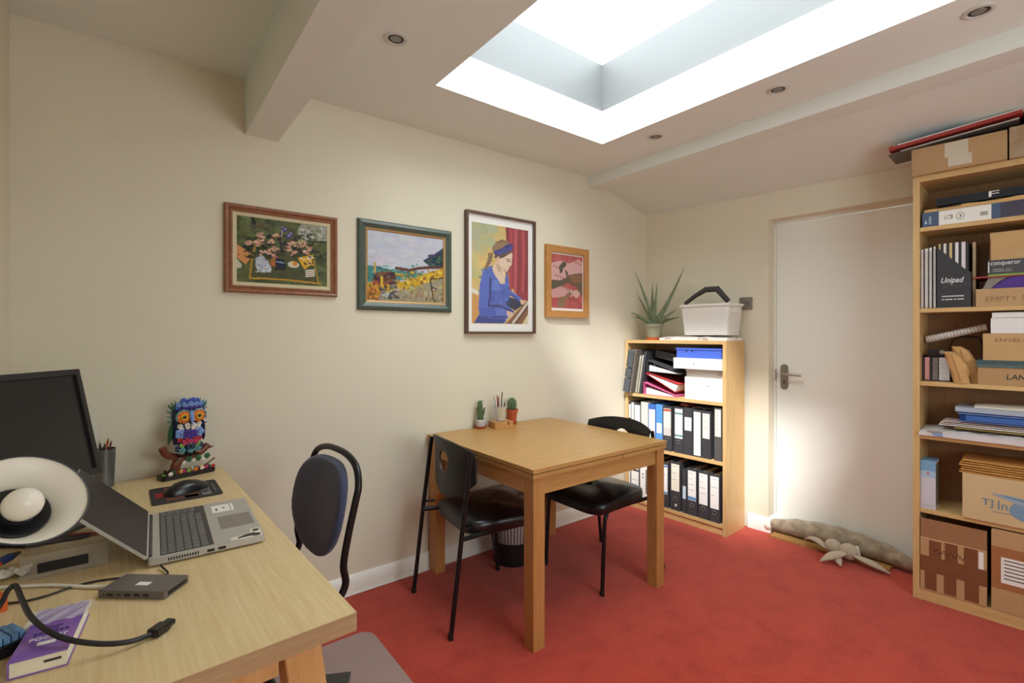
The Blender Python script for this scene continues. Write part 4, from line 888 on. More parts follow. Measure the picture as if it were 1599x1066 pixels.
for k, x in enumerate((385, 410, 445, 470, 500, 525)): c.line([(x, 225), (x - 6 + 3 * k, 480), (x - 4, 700)], 9, [(120, 22, 34), (168, 46, 56), (186, 74, 82), (132, 26, 38), (176, 60, 68), (120, 24, 36)][k], 0.7)
c.poly([(135, 670), (180, 690), (180, 725), (135, 705)], (222, 214, 198)); c.poly([(135, 710), (185, 730), (185, 940), (135, 940)], (204, 146, 70))
c.poly([(370, 730), (470, 760), (500, 800), (440, 840), (370, 800)], (26, 34, 62))
# dress
c.poly([(215, 535), (270, 500), (300, 540), (330, 640), (365, 640), (380, 545), (400, 690), (400, 740), (365, 790), (440, 850), (380, 900), (360, 935), (150, 935), (190, 860), (180, 830), (190, 650)], (70, 92, 178))
c.daubs(90, (195, 520, 390, 920), [(84, 110, 196), (60, 80, 164), (100, 126, 206), (50, 64, 140)], 22, 0.45)
c.poly([(190, 640), (215, 540), (262, 600), (262, 820), (200, 850), (182, 830)], (74, 98, 186)); c.line([(262, 600), (262, 720), (250, 800)], 7, (36, 46, 116))
c.poly([(395, 680), (490, 750), (480, 775), (390, 720)], (78, 102, 190)); c.line([(400, 712), (470, 768)], 5, (44, 56, 130))
c.poly([(185, 820), (380, 830), (385, 885), (260, 890), (185, 870)], (66, 88, 176)); c.line([(250, 805), (330, 805), (420, 845)], 6, (34, 42, 100)); c.line([(270, 890), (370, 890)], 5, (40, 50, 120))
c.poly([(150, 935), (185, 880), (260, 900), (360, 905), (350, 938), (150, 938)], (46, 58, 132))
for k in range(5): c.line([(300 + 14 * k, 830), (312 + 14 * k, 875)], 3, (110, 132, 210), 0.8)
# skin
c.poly([(272, 520), (305, 470), (350, 530), (368, 560), (362, 640), (330, 630), (290, 570)], (214, 190, 164)); c.poly([(300, 480), (330, 500), (345, 560), (310, 540)], (186, 158, 130))
c.poly([(310, 440), (345, 420), (400, 395), (420, 420), (416, 470), (412, 500), (385, 540), (350, 530), (318, 490)], (218, 192, 166)); c.line([(340, 520), (380, 545)], 5, (196, 166, 140)); c.line([(372, 455), (404, 458)], 3, (130, 100, 84)); c.line([(380, 468), (400, 472)], 3, (80, 60, 52)); c.line([(408, 470), (416, 490)], 3, (190, 150, 126)); c.line([(392, 512), (406, 510)], 3, (176, 110, 96)); c.dot((318, 455), 12, (206, 172, 146), 20)
# hair
c.poly([(275, 370), (300, 325), (345, 305), (385, 325), (408, 360), (390, 380), (300, 410), (280, 410)], (112, 82, 48)); c.poly([(300, 415), (390, 395), (420, 385), (405, 410), (360, 440), (330, 450), (318, 430), (300, 450), (285, 440)], (84, 58, 34))
for k in range(6): c.line([(285 + 18 * k, 390 - 6 * k), (305 + 16 * k, 335 - 2 * k)], 5, (150, 116, 70), 0.7)
for k, p in enumerate(((262, 425), (258, 455), (248, 480), (240, 500), (228, 520))): c.dot(p, 18 - 2 * k, (104, 76, 44)); c.dot((p[0] - 3, p[1] - 3), 9 - k, (146, 112, 66))
c.line([(300, 405), (345, 390), (385, 360), (408, 355)], 14, (44, 44, 116)); c.line([(320, 415), (380, 390), (412, 375)], 10, (54, 56, 134))
# hands and easel board
c.poly([(475, 755), (520, 765), (512, 785), (485, 795)], (210, 176, 148)); c.poly([(375, 840), (425, 855), (420, 890), (395, 895), (378, 870)], (212, 178, 150))
c.poly([(541, 755), (541, 860), (490, 940), (370, 940), (440, 860)], (128, 84, 50)); c.line([(541, 775), (425, 930)], 8, (206, 196, 180)); c.line([(541, 800), (450, 930)], 6, (96, 60, 36)); c.poly([(541, 860), (541, 942), (500, 942)], (214, 204, 170))
canvas_obj('painted_sheet', c.grain(3), 0.046, w_ - 0.050, 0.062, h_ - 0.062, -0.0115, paint_m, t)
obj('sheet_backing', B(0.046, -0.0113, 0.062, w_ - 0.050, -0.0102, h_ - 0.062), cream_paper, t)
obj('glazing', B(0.0135, -0.0262, 0.0135, w_ - 0.0135, -0.0250, h_ - 0.0135), clear('picture_glass', (250, 250, 250), 0.03, 0.02), t, smooth=False)
# ---- 4: red print
t, w_, h_ = framed('framed_print', 'small pine framed red and brown print, rightmost on the wall', (853.3, 380.2), (919.8, 496.4), 0.024)
frame_rails(t, w_, h_, [(0, 0), (0, -0.024), (0.045, -0.024), (0.045, 0)], wood('pine_frame', (178, 122, 64), (198, 144, 84), (4, 4, 4), 8, 0.4))
obj('mount_board', B(0.0455, -0.008, 0.0455, w_ - 0.0455, -0.003, h_ - 0.0455), paper, t)
c = Canvas(96, 110, (176, 66, 62)).quad((720, 425), (945, 455), (940, 832), (712, 820))
c.daubs(80, (715, 430, 945, 830), [(184, 74, 70), (168, 58, 56), (190, 90, 84)], 24, 0.5)
c.poly([(722, 495), (790, 480), (850, 500), (920, 470), (945, 500), (945, 570), (850, 580), (800, 620), (720, 620)], (206, 160, 154)); c.poly([(722, 690), (800, 660), (860, 690), (930, 700), (940, 720), (860, 740), (730, 745)], (204, 150, 146))
c.poly([(778, 520), (800, 490), (830, 492), (825, 520), (805, 535), (800, 565), (782, 570)], (72, 60, 40)); c.poly([(815, 540), (838, 560), (842, 590), (880, 575), (942, 570), (942, 650), (900, 670), (840, 640), (800, 660), (720, 688), (716, 615), (790, 620), (830, 600)], (84, 70, 40))
c.poly([(845, 590), (920, 575), (940, 600), (930, 640), (870, 640)], (146, 92, 44), 0.8); c.poly([(770, 745), (815, 735), (860, 690), (870, 720), (815, 770), (815, 815), (770, 815)], (134, 100, 60)); c.poly([(885, 640), (945, 640), (945, 745), (915, 700)], (92, 74, 46)); c.dot((900, 720), 20, (206, 168, 150)); c.dot((865, 700), 9, (222, 206, 190))
for k in range(22): c.dot((730 + (k * 47) % 205, 450 + (k * 83) % 340), 5, (110, 50, 46), al=0.7)
canvas_obj('print_sheet', c.grain(4), 0.052, w_ - 0.052, 0.062, h_ - 0.056, -0.0086, print_m, t)
obj('glazing', B(0.0455, -0.0202, 0.0455, w_ - 0.0455, -0.0190, h_ - 0.0455), clear('picture_glass', (250, 250, 250), 0.03, 0.02), t, smooth=False)

# ================================================================ table top things
ZT = 0.7506
terra = mat('terracotta_plastic', (182, 84, 50), 0.5)
soil = mat('soil', (64, 50, 40), 0.95, bump=0.5, bscale=300)
cact = mat('cactus_green', (82, 104, 66), 0.7, var=0.25, scale=90)
spine_m = mat('cactus_spines', (206, 196, 166), 0.7)
# ---- cactus in a white patterned pot
q = onz(750, 668.5, ZT)
t = thing('potted_cactus', 'small branching cactus in a white patterned pot on a terracotta saucer', 'cactus', (q.x + 0.01, q.y + 0.012, ZT))
obj('saucer', lambda bm: lathe(bm, [(0.0, 0.0), (0.030, 0.0), (0.040, 0.012), (0.038, 0.012), (0.029, 0.003), (0.0, 0.003)], 28, cap=False), terra, t)
pot = obj('pot', lambda bm: lathe(bm, [(0.0, 0.004), (0.024, 0.004), (0.031, 0.020), (0.032, 0.052), (0.0295, 0.052), (0.028, 0.042), (0.0, 0.042)], 28, cap=False), mat('white_glaze', (212, 212, 212), 0.35), t)
obj('pot_dots', lambda bm: [ball(bm, (0.0315 * math.cos(a), 0.0315 * math.sin(a), z), 0.0022, n=6) for i, a in enumerate([2 * PI * k / 20 for k in range(20)]) for z in (0.022, 0.030, 0.038)], mat('blue_grey_dots', (120, 132, 156), 0.4), pot)
obj('soil', lambda bm: lathe(bm, [(0.0, 0.0435), (0.0283, 0.0435)], 20, cap=False), soil, t)
def prickly(bm, a, b, r):
    a, b = Vector(a), Vector(b); n = 8
    tube(bm, [a.lerp(b, k / n) for k in range(n + 1)], [r * (0.75 + 0.25 * math.sin(PI * k / n)) * (1 if k < n else 0.35) * (1 + 0.12 * (k % 2)) for k in range(n + 1)], 8)
    for k in range(14):
        s = (k + 0.5) / 14; c = a.lerp(b, s); an = k * 2.4
        ball(bm, c + Vector((math.cos(an), math.sin(an), 0.2)) * r * 0.95, r * 0.42, n=6)
for a, b, r in (((-0.004, 0, 0.043), (-0.011, 0, 0.160), 0.0095), ((0.006, 0.002, 0.043), (0.004, 0.003, 0.158), 0.010), ((0.010, -0.002, 0.05), (0.026, -0.003, 0.118), 0.006), ((-0.012, 0, 0.075), (-0.024, 0.002, 0.122), 0.007)):
    obj('stem', lambda bm: prickly(bm, a, b, r), cact, t)
# ---- wooden block with glass of pencils
q = onz(778, 670.5, ZT)
t = thing('wooden_block', 'notched wooden desk block supporting the pencil glass', 'block', (q.x + 0.055, q.y + 0.050, ZT), math.radians(-9))
blk = wood('block_wood', (182, 130, 76), (204, 154, 96), (1.5, 14, 14), 8, 0.5)
obj('body', lambda bm: (box(bm, -0.06, -0.045, 0, 0.06, 0.045, 0.018), box(bm, -0.06, -0.045, 0.018, 0.022, 0.045, 0.038), box(bm, 0.034, -0.045, 0.018, 0.06, 0.045, 0.038), box(bm, 0.022, -0.02, 0.018, 0.034, 0.045, 0.038)), blk, t, bevel=0.0012)
gz = ZT + 0.0387; gp = Matrix.Rotation(math.radians(-9), 2) @ Vector((-0.004, 0.004)); gx, gy = q.x + 0.055 + gp.x, q.y + 0.050 + gp.y
t = thing('pencil_glass', 'clear glass lined with beige card, holding pencils on the wooden block', 'glass', (gx, gy, gz))
obj('tumbler', lambda bm: lathe(bm, [(0.0, 0.0), (0.033, 0.0), (0.042, 0.088), (0.0405, 0.088), (0.032, 0.004), (0.0, 0.004)], 28, cap=False), clear('tumbler_glass', (226, 232, 232), 0.22, 0.05), t)
obj('card_liner', lambda bm: [bm.faces.new([bm.verts.new((r * math.cos(a), r * math.sin(a), z)) for a, r, z in ((a0, 0.0318, 0.006), (a1, 0.0318, 0.006), (a1, 0.0396, 0.084), (a0, 0.0396, 0.084))]) for a0, a1 in [(math.radians(-150 + 12 * k), math.radians(-138 + 12 * k)) for k in range(11)]], mat('beige_card', (206, 182, 124), 0.7), t)
for k, (c, dx, dy, ln, tx, ty) in enumerate((((150, 46, 48), -0.016, 0.0, 0.150, -0.09, 0.04), ((112, 38, 44), -0.008, 0.010, 0.138, 0.06, -0.05), ((124, 70, 54), -0.002, -0.006, 0.168, 0.10, 0.0), ((176, 176, 180), -0.02, 0.012, 0.150, -0.1, -0.08), ((46, 56, 70), 0.010, 0.0, 0.118, 0.02, 0.05), ((226, 226, 226), 0.016, 0.008, 0.142, 0.10, -0.03), ((44, 44, 48), 0.012, -0.012, 0.108, 0.15, 0.1))):
    p = tag(obj('pencil', lambda bm: tube(bm, [(0, 0, 0), (0, 0, ln - 0.01), (0, 0, ln)], [0.0036, 0.0036, 0.0008], 6), mat('glass_pencil_%d' % k, c, 0.4)),
        ['bright red', 'maroon', 'tall brown', 'silver', 'short navy', 'white', 'short black'][k] + ' pencil standing in the glass on the table', 'pencil', 'pencils in the glass on the table')
    p.location = (gx + dx * 0.7, gy + dy * 0.7, gz + 0.006); p.rotation_euler = (ty, tx, 0)
# ---- round cactus in terracotta pot
q = onz(801, 665, ZT)
t = thing('potted_cactus', 'round ribbed cactus in a tall terracotta pot', 'cactus', (q.x + 0.038, q.y + 0.058, ZT))
obj('saucer', lambda bm: lathe(bm, [(0.0, 0.0), (0.026, 0.0), (0.033, 0.016), (0.031, 0.016), (0.025, 0.003), (0.0, 0.003)], 24, cap=False), terra, t)
obj('pot', lambda bm: lathe(bm, [(0.0, 0.004), (0.024, 0.004), (0.033, 0.078), (0.037, 0.078), (0.038, 0.092), (0.035, 0.092), (0.033, 0.083), (0.0, 0.083)], 28, cap=False), terra, t)
def ribbed(bm):
    rings = []
    for z, r in ((0.084, 0.017), (0.10, 0.024), (0.12, 0.027), (0.14, 0.025), (0.155, 0.017), (0.162, 0.004)):
        rings.append([bm.verts.new((r * (1 + 0.10 * math.cos(14 * a)) * math.cos(a), r * (1 + 0.10 * math.cos(14 * a)) * math.sin(a), z)) for a in [2 * PI * k / 56 for k in range(56)]])
    for A, Bq in zip(rings, rings[1:]):
        for k in range(56): bm.faces.new((A[k], A[(k + 1) % 56], Bq[(k + 1) % 56], Bq[k]))
    bm.faces.new(rings[0][::-1]); bm.faces.new(rings[-1])
cb = obj('cactus_body', ribbed, cact, t)
obj('spines', lambda bm: [ball(bm, (r * 1.10 * math.cos(a), r * 1.10 * math.sin(a), z), 0.0016, n=5) for z, r in ((0.10, 0.024), (0.11, 0.026), (0.12, 0.027), (0.13, 0.0265), (0.14, 0.025), (0.15, 0.020)) for a in [2 * PI * k / 14 for k in range(14)]], spine_m, cb)

# ================================================================ low bookcase: top
ZS = 1.2605
ua = SB.U(1021, 0.10)
t = thing('aloe_plant', 'spiky aloe in a grey-green pot on the low bookcase', 'plant', SB.pt(ua, 0.10, ZS), SB.ang)
obj('saucer', lambda bm: lathe(bm, [(0.0, 0.0), (0.052, 0.0), (0.060, 0.018), (0.057, 0.018), (0.050, 0.003), (0.0, 0.003)], 28, cap=False), mat('orange_saucer', (206, 98, 56), 0.5), t)
obj('pot', lambda bm: lathe(bm, [(0.0, 0.004), (0.048, 0.004), (0.062, 0.095), (0.067, 0.095), (0.069, 0.120), (0.065, 0.120), (0.062, 0.105), (0.0, 0.105)], 32, cap=False), mat('sage_pot', (150, 148, 124), 0.6, var=0.05, scale=20), t)
obj('soil', lambda bm: lathe(bm, [(0.0, 0.107), (0.062, 0.107)], 20, cap=False), soil, t)
aloe_m = mat('aloe_leaf', (112, 126, 96), 0.45, var=0.2, scale=18)
def aloe(bm, tip, mid, w0):
    a, m, b = Vector((0, 0, 0.107)), Vector(mid), Vector(tip); n = 14; rings = []
    for k in range(n + 1):
        s = k / n; c = a * (1 - s) ** 2 + m * 2 * s * (1 - s) + b * s * s; d = ((m - a) * (1 - s) + (b - m) * s).normalized()
        side = d.cross(Vector((0, 1, 0))); side = side.normalized() if side.length > 1e-3 else Vector((1, 0, 0)); nrm = side.cross(d)
        w = max(0.0012, 1.45 * w0 * (1 - s) ** 0.8 * (0.75 + 0.25 * min(1, s * 6))); rings.append([bm.verts.new(c + side * w * x + nrm * w * y) for x, y in ((-1, 0.15), (-0.6, -0.25), (0, -0.42), (0.6, -0.25), (1, 0.15), (0.5, 0.1), (0, 0.0), (-0.5, 0.1))])
    for A, Bq in zip(rings, rings[1:]):
        for k in range(8): bm.faces.new((A[k], A[(k + 1) % 8], Bq[(k + 1) % 8], Bq[k]))
    bm.faces.new(rings[0][::-1]); bm.faces.new(rings[-1]); bmesh.ops.recalc_face_normals(bm, faces=bm.faces[:])
for tx, ty, v, bend, w0 in (((978), 424, 0.02, (0.02, 0.10), 0.016), (978, 460, 0.05, (-0.03, 0.10), 0.014), (1019, 441, 0.12, (-0.03, 0.12), 0.018), (1026.5, 439, 0.06, (-0.005, 0.15), 0.015), (1069, 416, 0.03, (0.05, 0.14), 0.018),
                            (1059, 481, -0.03, (0.05, 0.06), 0.014), (956, 496, 0.02, (-0.10, 0.075), 0.012), (1062, 495, 0.05, (0.07, 0.05), 0.013), (985, 487, -0.03, (-0.06, 0.07), 0.014), (1021, 470, -0.04, (-0.005, 0.12), 0.014)):
    uu, ww = SB.px(tx, ty, 0.10 + v)
    if uu < 0.012: uu = max(uu, -0.0)
    tip = (uu - ua, v, ww - ZS); mid = (bend[0] + tip[0] * 0.25, v * 0.4, 0.107 + bend[1])
    obj('leaf', lambda bm: aloe(bm, tip, mid, w0), aloe_m, t, ang=60)
obj('dry_leaf', lambda bm: aloe(bm, (0.085, -0.05, 0.035), (0.09, -0.02, 0.22), 0.006), mat('aloe_dry', (120, 124, 88), 0.6), t, ang=60)
# ---- plastic parcels below the basket
def pillow(bm, x0, x1, y0, y1, h, seed, n=14, m=8, ex=0.35):
    g = {}
    for s in (0, 1):
        for i in range(n + 1):
            for j in range(m + 1):
                e = max(1e-9, math.sin(PI * (0.03 + 0.94 * i / n)) * math.sin(PI * (0.03 + 0.94 * j / m))) ** ex
                z = (h * e * (0.82 + 0.18 * math.sin(i * 1.7 + j * 2.3 + seed))) if s else 0.0
                z = max(z, 0.0006) if s else 0.0
                g[s, i, j] = bm.verts.new((x0 + (x1 - x0) * i / n + 0.003 * math.sin(j * 2.1 + seed) * (1 if i in (0, n) else 0), y0 + (y1 - y0) * j / m + 0.003 * math.sin(i * 1.3 + seed) * (1 if j in (0, m) else 0), z))
    for i in range(n):
        for j in range(m):
            bm.faces.new((g[1, i, j], g[1, i + 1, j], g[1, i + 1, j + 1], g[1, i, j + 1])); bm.faces.new((g[0, i, j + 1], g[0, i + 1, j + 1], g[0, i + 1, j], g[0, i, j]))
    for i in range(n):
        bm.faces.new((g[0, i, 0], g[0, i + 1, 0], g[1, i + 1, 0], g[1, i, 0])); bm.faces.new((g[1, i, m], g[1, i + 1, m], g[0, i + 1, m], g[0, i, m]))
    for j in range(m):
        bm.faces.new((g[1, 0, j], g[1, 0, j + 1], g[0, 0, j + 1], g[0, 0, j])); bm.faces.new((g[0, n, j], g[0, n, j + 1], g[1, n, j + 1], g[1, n, j]))
film_w = mat('white_parcel_film', (232, 228, 224), 0.3, var=0.02, scale=12, bump=0.15, bscale=30)
ub, ue = SB.U(1029, 0.02), SB.U(1127, 0.02)
t = thing('parcel', 'flat white plastic parcel with faint print under the white basket', 'parcel', SB.pt(ub, 0.02, ZS), SB.ang)
obj('bag', lambda bm: pillow(bm, 0.0, SW - ub - 0.006, 0.0, 0.235, 0.034, 1.0, ex=0.15), film_w, t, ang=60)
obj('faint_print', lambda bm: [box(bm, x, -0.0035, 0.010, x + w, -0.003, 0.016) for x, w in ((0.05, 0.05), (0.30, 0.02), (0.33, 0.04))], mat('parcel_print', (190, 150, 160), 0.6), t)
# ---- basket
bu0, bu1 = SB.U(1060, 0.01), SB.U(1129, 0.01)
def weave():
    m = mat('white_woven_plastic', (242, 241, 236), 0.4); nt = m.node_tree; b = nt.nodes['Principled BSDF']; L = nt.links.new
    tc = nt.nodes.new('ShaderNodeTexCoord'); sx = nt.nodes.new('ShaderNodeSeparateXYZ'); L(tc.outputs['Object'], sx.inputs[0])
    ad = nt.nodes.new('ShaderNodeMath'); ad.operation = 'ADD'; L(sx.outputs[0], ad.inputs[0]); L(sx.outputs[1], ad.inputs[1])
    cb_ = nt.nodes.new('ShaderNodeCombineXYZ'); L(ad.outputs[0], cb_.inputs[0]); L(sx.outputs[2], cb_.inputs[1])
    br = nt.nodes.new('ShaderNodeTexBrick'); br.inputs['Scale'].default_value = 1; br.inputs['Brick Width'].default_value = 0.024; br.inputs['Row Height'].default_value = 0.0125; br.inputs['Mortar Size'].default_value = 0.0018
    br.inputs[1].default_value = lin((246, 245, 241)); br.inputs[2].default_value = lin((240, 239, 234)); br.inputs[3].default_value = lin((214, 212, 206))
    L(cb_.outputs[0], br.inputs['Vector']); L(br.outputs[0], b.inputs['Base Color'])
    bp = nt.nodes.new('ShaderNodeBump'); bp.invert = True; bp.inputs['Strength'].default_value = 0.7; bp.inputs['Distance'].default_value = 0.003; L(br.outputs[1], bp.inputs['Height']); L(bp.outputs[0], b.inputs['Normal'])
    return m
zb_ = ZS + 0.036
t = thing('storage_basket', 'white woven plastic basket on top of the low bookcase', 'basket', SB.pt(bu0, 0.0, zb_), SB.ang)
BW, BD, BH = bu1 - bu0 + 0.03, 0.235, 0.205
def frust(bm, x0, y0, x1, y1, z0, z1, ins, th):
    def loop(i, z): return [bm.verts.new((a, b, z)) for a, b in rrect(x0 + i, y0 + i, x1 - i, y1 - i, 0.025, 5)]
    A, Bq, Cq, Dq = loop(ins, z0), loop(0, z1), loop(th, z1), loop(ins + th, z0 + th)
    for P_, Q_ in ((A, Bq), (Bq, Cq), (Cq, Dq)):
        n = len(P_)
        for k in range(n): bm.faces.new((P_[k], P_[(k + 1) % n], Q_[(k + 1) % n], Q_[k]))
    bm.faces.new(A[::-1]); bm.faces.new(Dq)
obj('tub', lambda bm: frust(bm, 0, 0.02, BW, BD, 0, BH, 0.016, 0.003), weave(), t)
def rimb(bm):
    def loop(o, z): return [bm.verts.new((a, b, z)) for a, b in rrect(-o, 0.02 - o, BW + o, BD + o, 0.028, 5)]
    L_ = [loop(0.001, BH - 0.012), loop(0.008, BH - 0.012), loop(0.009, BH), loop(0.006, BH + 0.003), loop(-0.004, BH + 0.003), loop(-0.004, BH - 0.002)]
    for P_, Q_ in zip(L_, L_[1:]):
        n = len(P_)
        for k in range(n): bm.faces.new((P_[k], P_[(k + 1) % n], Q_[(k + 1) % n], Q_[k]))
obj('rim', rimb, mat('white_plastic_smooth', (234, 231, 224), 0.35), t)
obj('side_handle', lambda bm: prism(bm, rrect(0.07, BH - 0.060, 0.165, BH - 0.026, 0.016), BW - 0.006, BW + 0.003, 'x'), MATS['white_plastic_smooth'], t, bevel=0.002)
h0, h1, h2, h3 = [SB.px(x, y, 0.12) for x, y in ((1070, 474), (1102, 452), (1120, 451), (1137, 470))]
t = thing('tote_bag', 'folded dark bag in the white basket, its stiff handle arching out', 'bag', SB.pt(bu0, 0.0, zb_ + 0.004), SB.ang)
zz = zb_ + 0.004
obj('handle', lambda bm: tube(bm, [(u - bu0, 0.12, w - zz) for u, w in (h0, (0.5 * (h0[0] + h1[0]), 0.5 * (h0[1] + h1[1]) + 0.006), h1, h2, h3)], [0.011, 0.012, 0.015, 0.017, 0.014], 8, flat=1.3), mat('dark_handle', (58, 52, 54), 0.5), t)
obj('folded_cloth', lambda bm: pillow(bm, 0.04, BW - 0.04, 0.06, BD - 0.04, 0.175, 2.0), mat('dark_cloth', (50, 46, 48), 0.9), t, ang=70)

# ================================================================ low bookcase: contents
def lever_file(label, fr, shelf_z, u0, u1, h, dep, cover, lab=None, lab_m=None, ring_w=None, v=0.012, lean=0.0, group='files in the low bookcase', text_rows=0, strip=None, extra=None):
    """upright lever arch file, spine to the front"""
    wd = u1 - u0
    t = thing('lever_arch_file', label, 'file', fr.pt(u0, v, shelf_z + 0.0008 + (abs(math.sin(lean)) * wd if lean > 0 else 0)), fr.ang, group)
    t.rotation_euler = (0, lean, fr.ang)
    th = 0.0028
    obj('spine', B(0, 0, 0, wd, th, h), cover, t, bevel=0.0006)
    obj('cover_board', B(0, th + 0.0002, 0, th, dep, h), cover, t)
    obj('cover_board', B(wd - th, th + 0.0002, 0, wd, dep, h), cover, t)
    obj('paper_block', B(th + 0.004, 0.02, 0.006, wd - th - 0.003, dep - 0.02, h - 0.014), cream_paper, t)
    if lab:
        a, b = lab
        lb = obj('spine_label', B(wd * 0.10, -0.0008, a * h, wd * 0.90, -0.0001, b * h), lab_m or paper, t)
        if text_rows:
            def rows_(bm):
                for k in range(text_rows):
                    z = a * h + (b - a) * h * (0.92 - 0.75 * k / max(1, text_rows)); rr = random.Random(k * 7 + int(u0 * 1000))
                    box(bm, wd * 0.18, -0.0013, z - 0.0022, wd * (0.45 + 0.35 * rr.random()), -0.0009, z)
            obj('label_writing', rows_, mat('faded_ink', (120, 120, 132), 0.8), lb)
    if strip:
        for a, b, m in strip: obj('label_stripe', B(wd * 0.10, -0.0014, a * h, wd * 0.90, -0.0009, b * h), m, t)
    if ring_w is not None:
        z = ring_w * h; rad = min(0.011, wd * 0.28)
        rg = obj('finger_ring', lambda bm: tube(bm, [(wd / 2 + rad * math.cos(2 * PI * k / 20), -0.0012, z + rad * math.sin(2 * PI * k / 20)) for k in range(20)], 0.0017, 6, True), mat('nickel', (206, 204, 198), 0.25, 0.8), t)
        obj('ring_hole', lambda bm: prism(bm, [(wd / 2 + rad * 0.9 * math.cos(2 * PI * k / 16), z + rad * 0.9 * math.sin(2 * PI * k / 16)) for k in range(16)], -0.0006, -0.0001, 'y'), mat('hole_black', (8, 8, 8), 0.9), rg)
    return t
grey_mottle = mat('marbled_grey_board', (96, 92, 88), 0.6, rgb2=(66, 62, 60), scale=140)
pale_board = mat('pale_grey_board', (206, 202, 196), 0.6)
blue_board = mat('blue_file_board', (58, 104, 178), 0.5); sky_board = mat('bright_blue_board', (84, 146, 214), 0.5)
white_board = mat('white_file_board', (226, 224, 218), 0.55)
teal_i = mat('teal_print', (96, 140, 132), 0.7); red_i = mat('red_print', (176, 72, 64), 0.7); blue_i = mat('blue_print', (96, 140, 190), 0.7)
def X2(a): return SB.U(970 + a / 9.4, 0.012)
F2 = [  # x range in the close-up, height, board, label span, label material, ring, rows, label
    (84, 148, 0.315, black_board, (0.62, 0.94), paper, None, 3, 'dark file with a short label, leftmost on the middle shelf'),
    (151, 188, 0.31, white_board, (0.5, 0.9), cream_paper, None, 3, 'thin cream labelled white file, second from the left on the middle shelf'),
    (190, 290, 0.312, black_board, (0.28, 0.95), paper, None, 3, 'black file with a tall white label left of the pale grey file'),
    (294, 396, 0.325, pale_board, None, None, None, 0, 'pale grey unlabelled file behind the chair back'),
    (401, 511, 0.318, blue_board, (0.10, 0.88), paper, None, 3, 'blue file with a long white label on the middle shelf'),
    (515, 609, 0.322, sky_board, (0.36, 0.58), paper, None, 3, 'bright blue file with one small label on the middle shelf'),
    (612, 746, 0.318, black_board, (0.34, 0.94), cream_paper, 0.25, 0, 'black file with a cream and grey label right of the blue files'),
    (778, 918, 0.32, black_board, (0.32, 0.96), paper, 0.24, 3, 'black file whose white label has green bands'),
    (922, 1048, 0.322, black_board, (0.52, 0.80), paper, None, 3, 'black file with a short white label on its upper half'),
    (1056, 1182, 0.318, black_board, (0.03, 0.95), paper, None, 5, 'black file with a full-height white label on the middle shelf'),
    (1185, 1316, 0.318, black_board, (0.42, 0.94), cream_paper, None, 3, 'black file with a cream label beside the full-height label'),
    (1368, 1478, 0.345, grey_mottle, (0.46, 0.97), cream_paper, None, 6, 'grey marbled file at the right end of the middle shelf'),
]
for a, b, h, m, lab, lm, rg, rows_, lb in F2:
    st_ = None
    if 'green bands' in lb: st_ = [(0.84, 0.88, teal_i), (0.36, 0.40, teal_i)]
    if 'cream and grey' in lb: st_ = [(0.34, 0.52, mat('grey_patch', (196, 192, 186), 0.8)), (0.88, 0.93, red_i)]
    if 'blue file with a long' in lb: st_ = [(0.88, 0.95, blue_board)]
    u0_, u1_ = max(X2(a), ST + 0.002), min(X2(b), SW - ST - 0.002)
    lever_file(lb, SB, zq[1], u0_, u1_ - 0.0012, h, 0.238, m, lab, lm, rg, text_rows=rows_, strip=st_, v=0.010)
def X3(a): return SB.U(970 + a / 7.61, 0.012)
F3 = [
    (38, 108, 0.315, white_board, (0.1, 0.95), paper, None, 0, 'white file at the left end of the bottom shelf'),
    (112, 222, 0.318, black_board, (0.08, 0.94), paper, None, 3, 'black file with a white label and grey band, second on the bottom shelf'),
    (226, 332, 0.318, white_board, (0.05, 0.95), paper, None, 0, 'white file with upright black lettering on the bottom shelf'),
    (338, 440, 0.318, black_board, (0.3, 0.94), paper, 0.2, 3, 'black file mostly hidden by the table leg, left of another'),
    (446, 566, 0.318, black_board, (0.30, 0.95), paper, 0.24, 3, 'black file with a blue edged label just right of the table leg'),
    (586, 706, 0.34, black_board, (0.40, 0.95), cream_paper, 0.24, 3, 'tallest black file, scuffed, with a star-shaped mark near the base'),
    (728, 776, 0.30, black_board, (0.33, 0.62), mat('pale_blue_label', (196, 214, 230), 0.8), None, 3, 'thin black file with a pale blue label on the bottom shelf'),
    (784, 904, 0.318, black_board, (0.32, 0.95), paper, 0.22, 4, 'black file, third from the right on the bottom shelf'),
    (916, 1042, 0.316, black_board, (0.30, 0.95), paper, 0.22, 4, 'black file with a torn white label, second from the right below'),
    (1048, 1176, 0.314, black_board, (0.28, 0.95), paper, 0.20, 3, 'black file at the right end of the bottom shelf'),
]
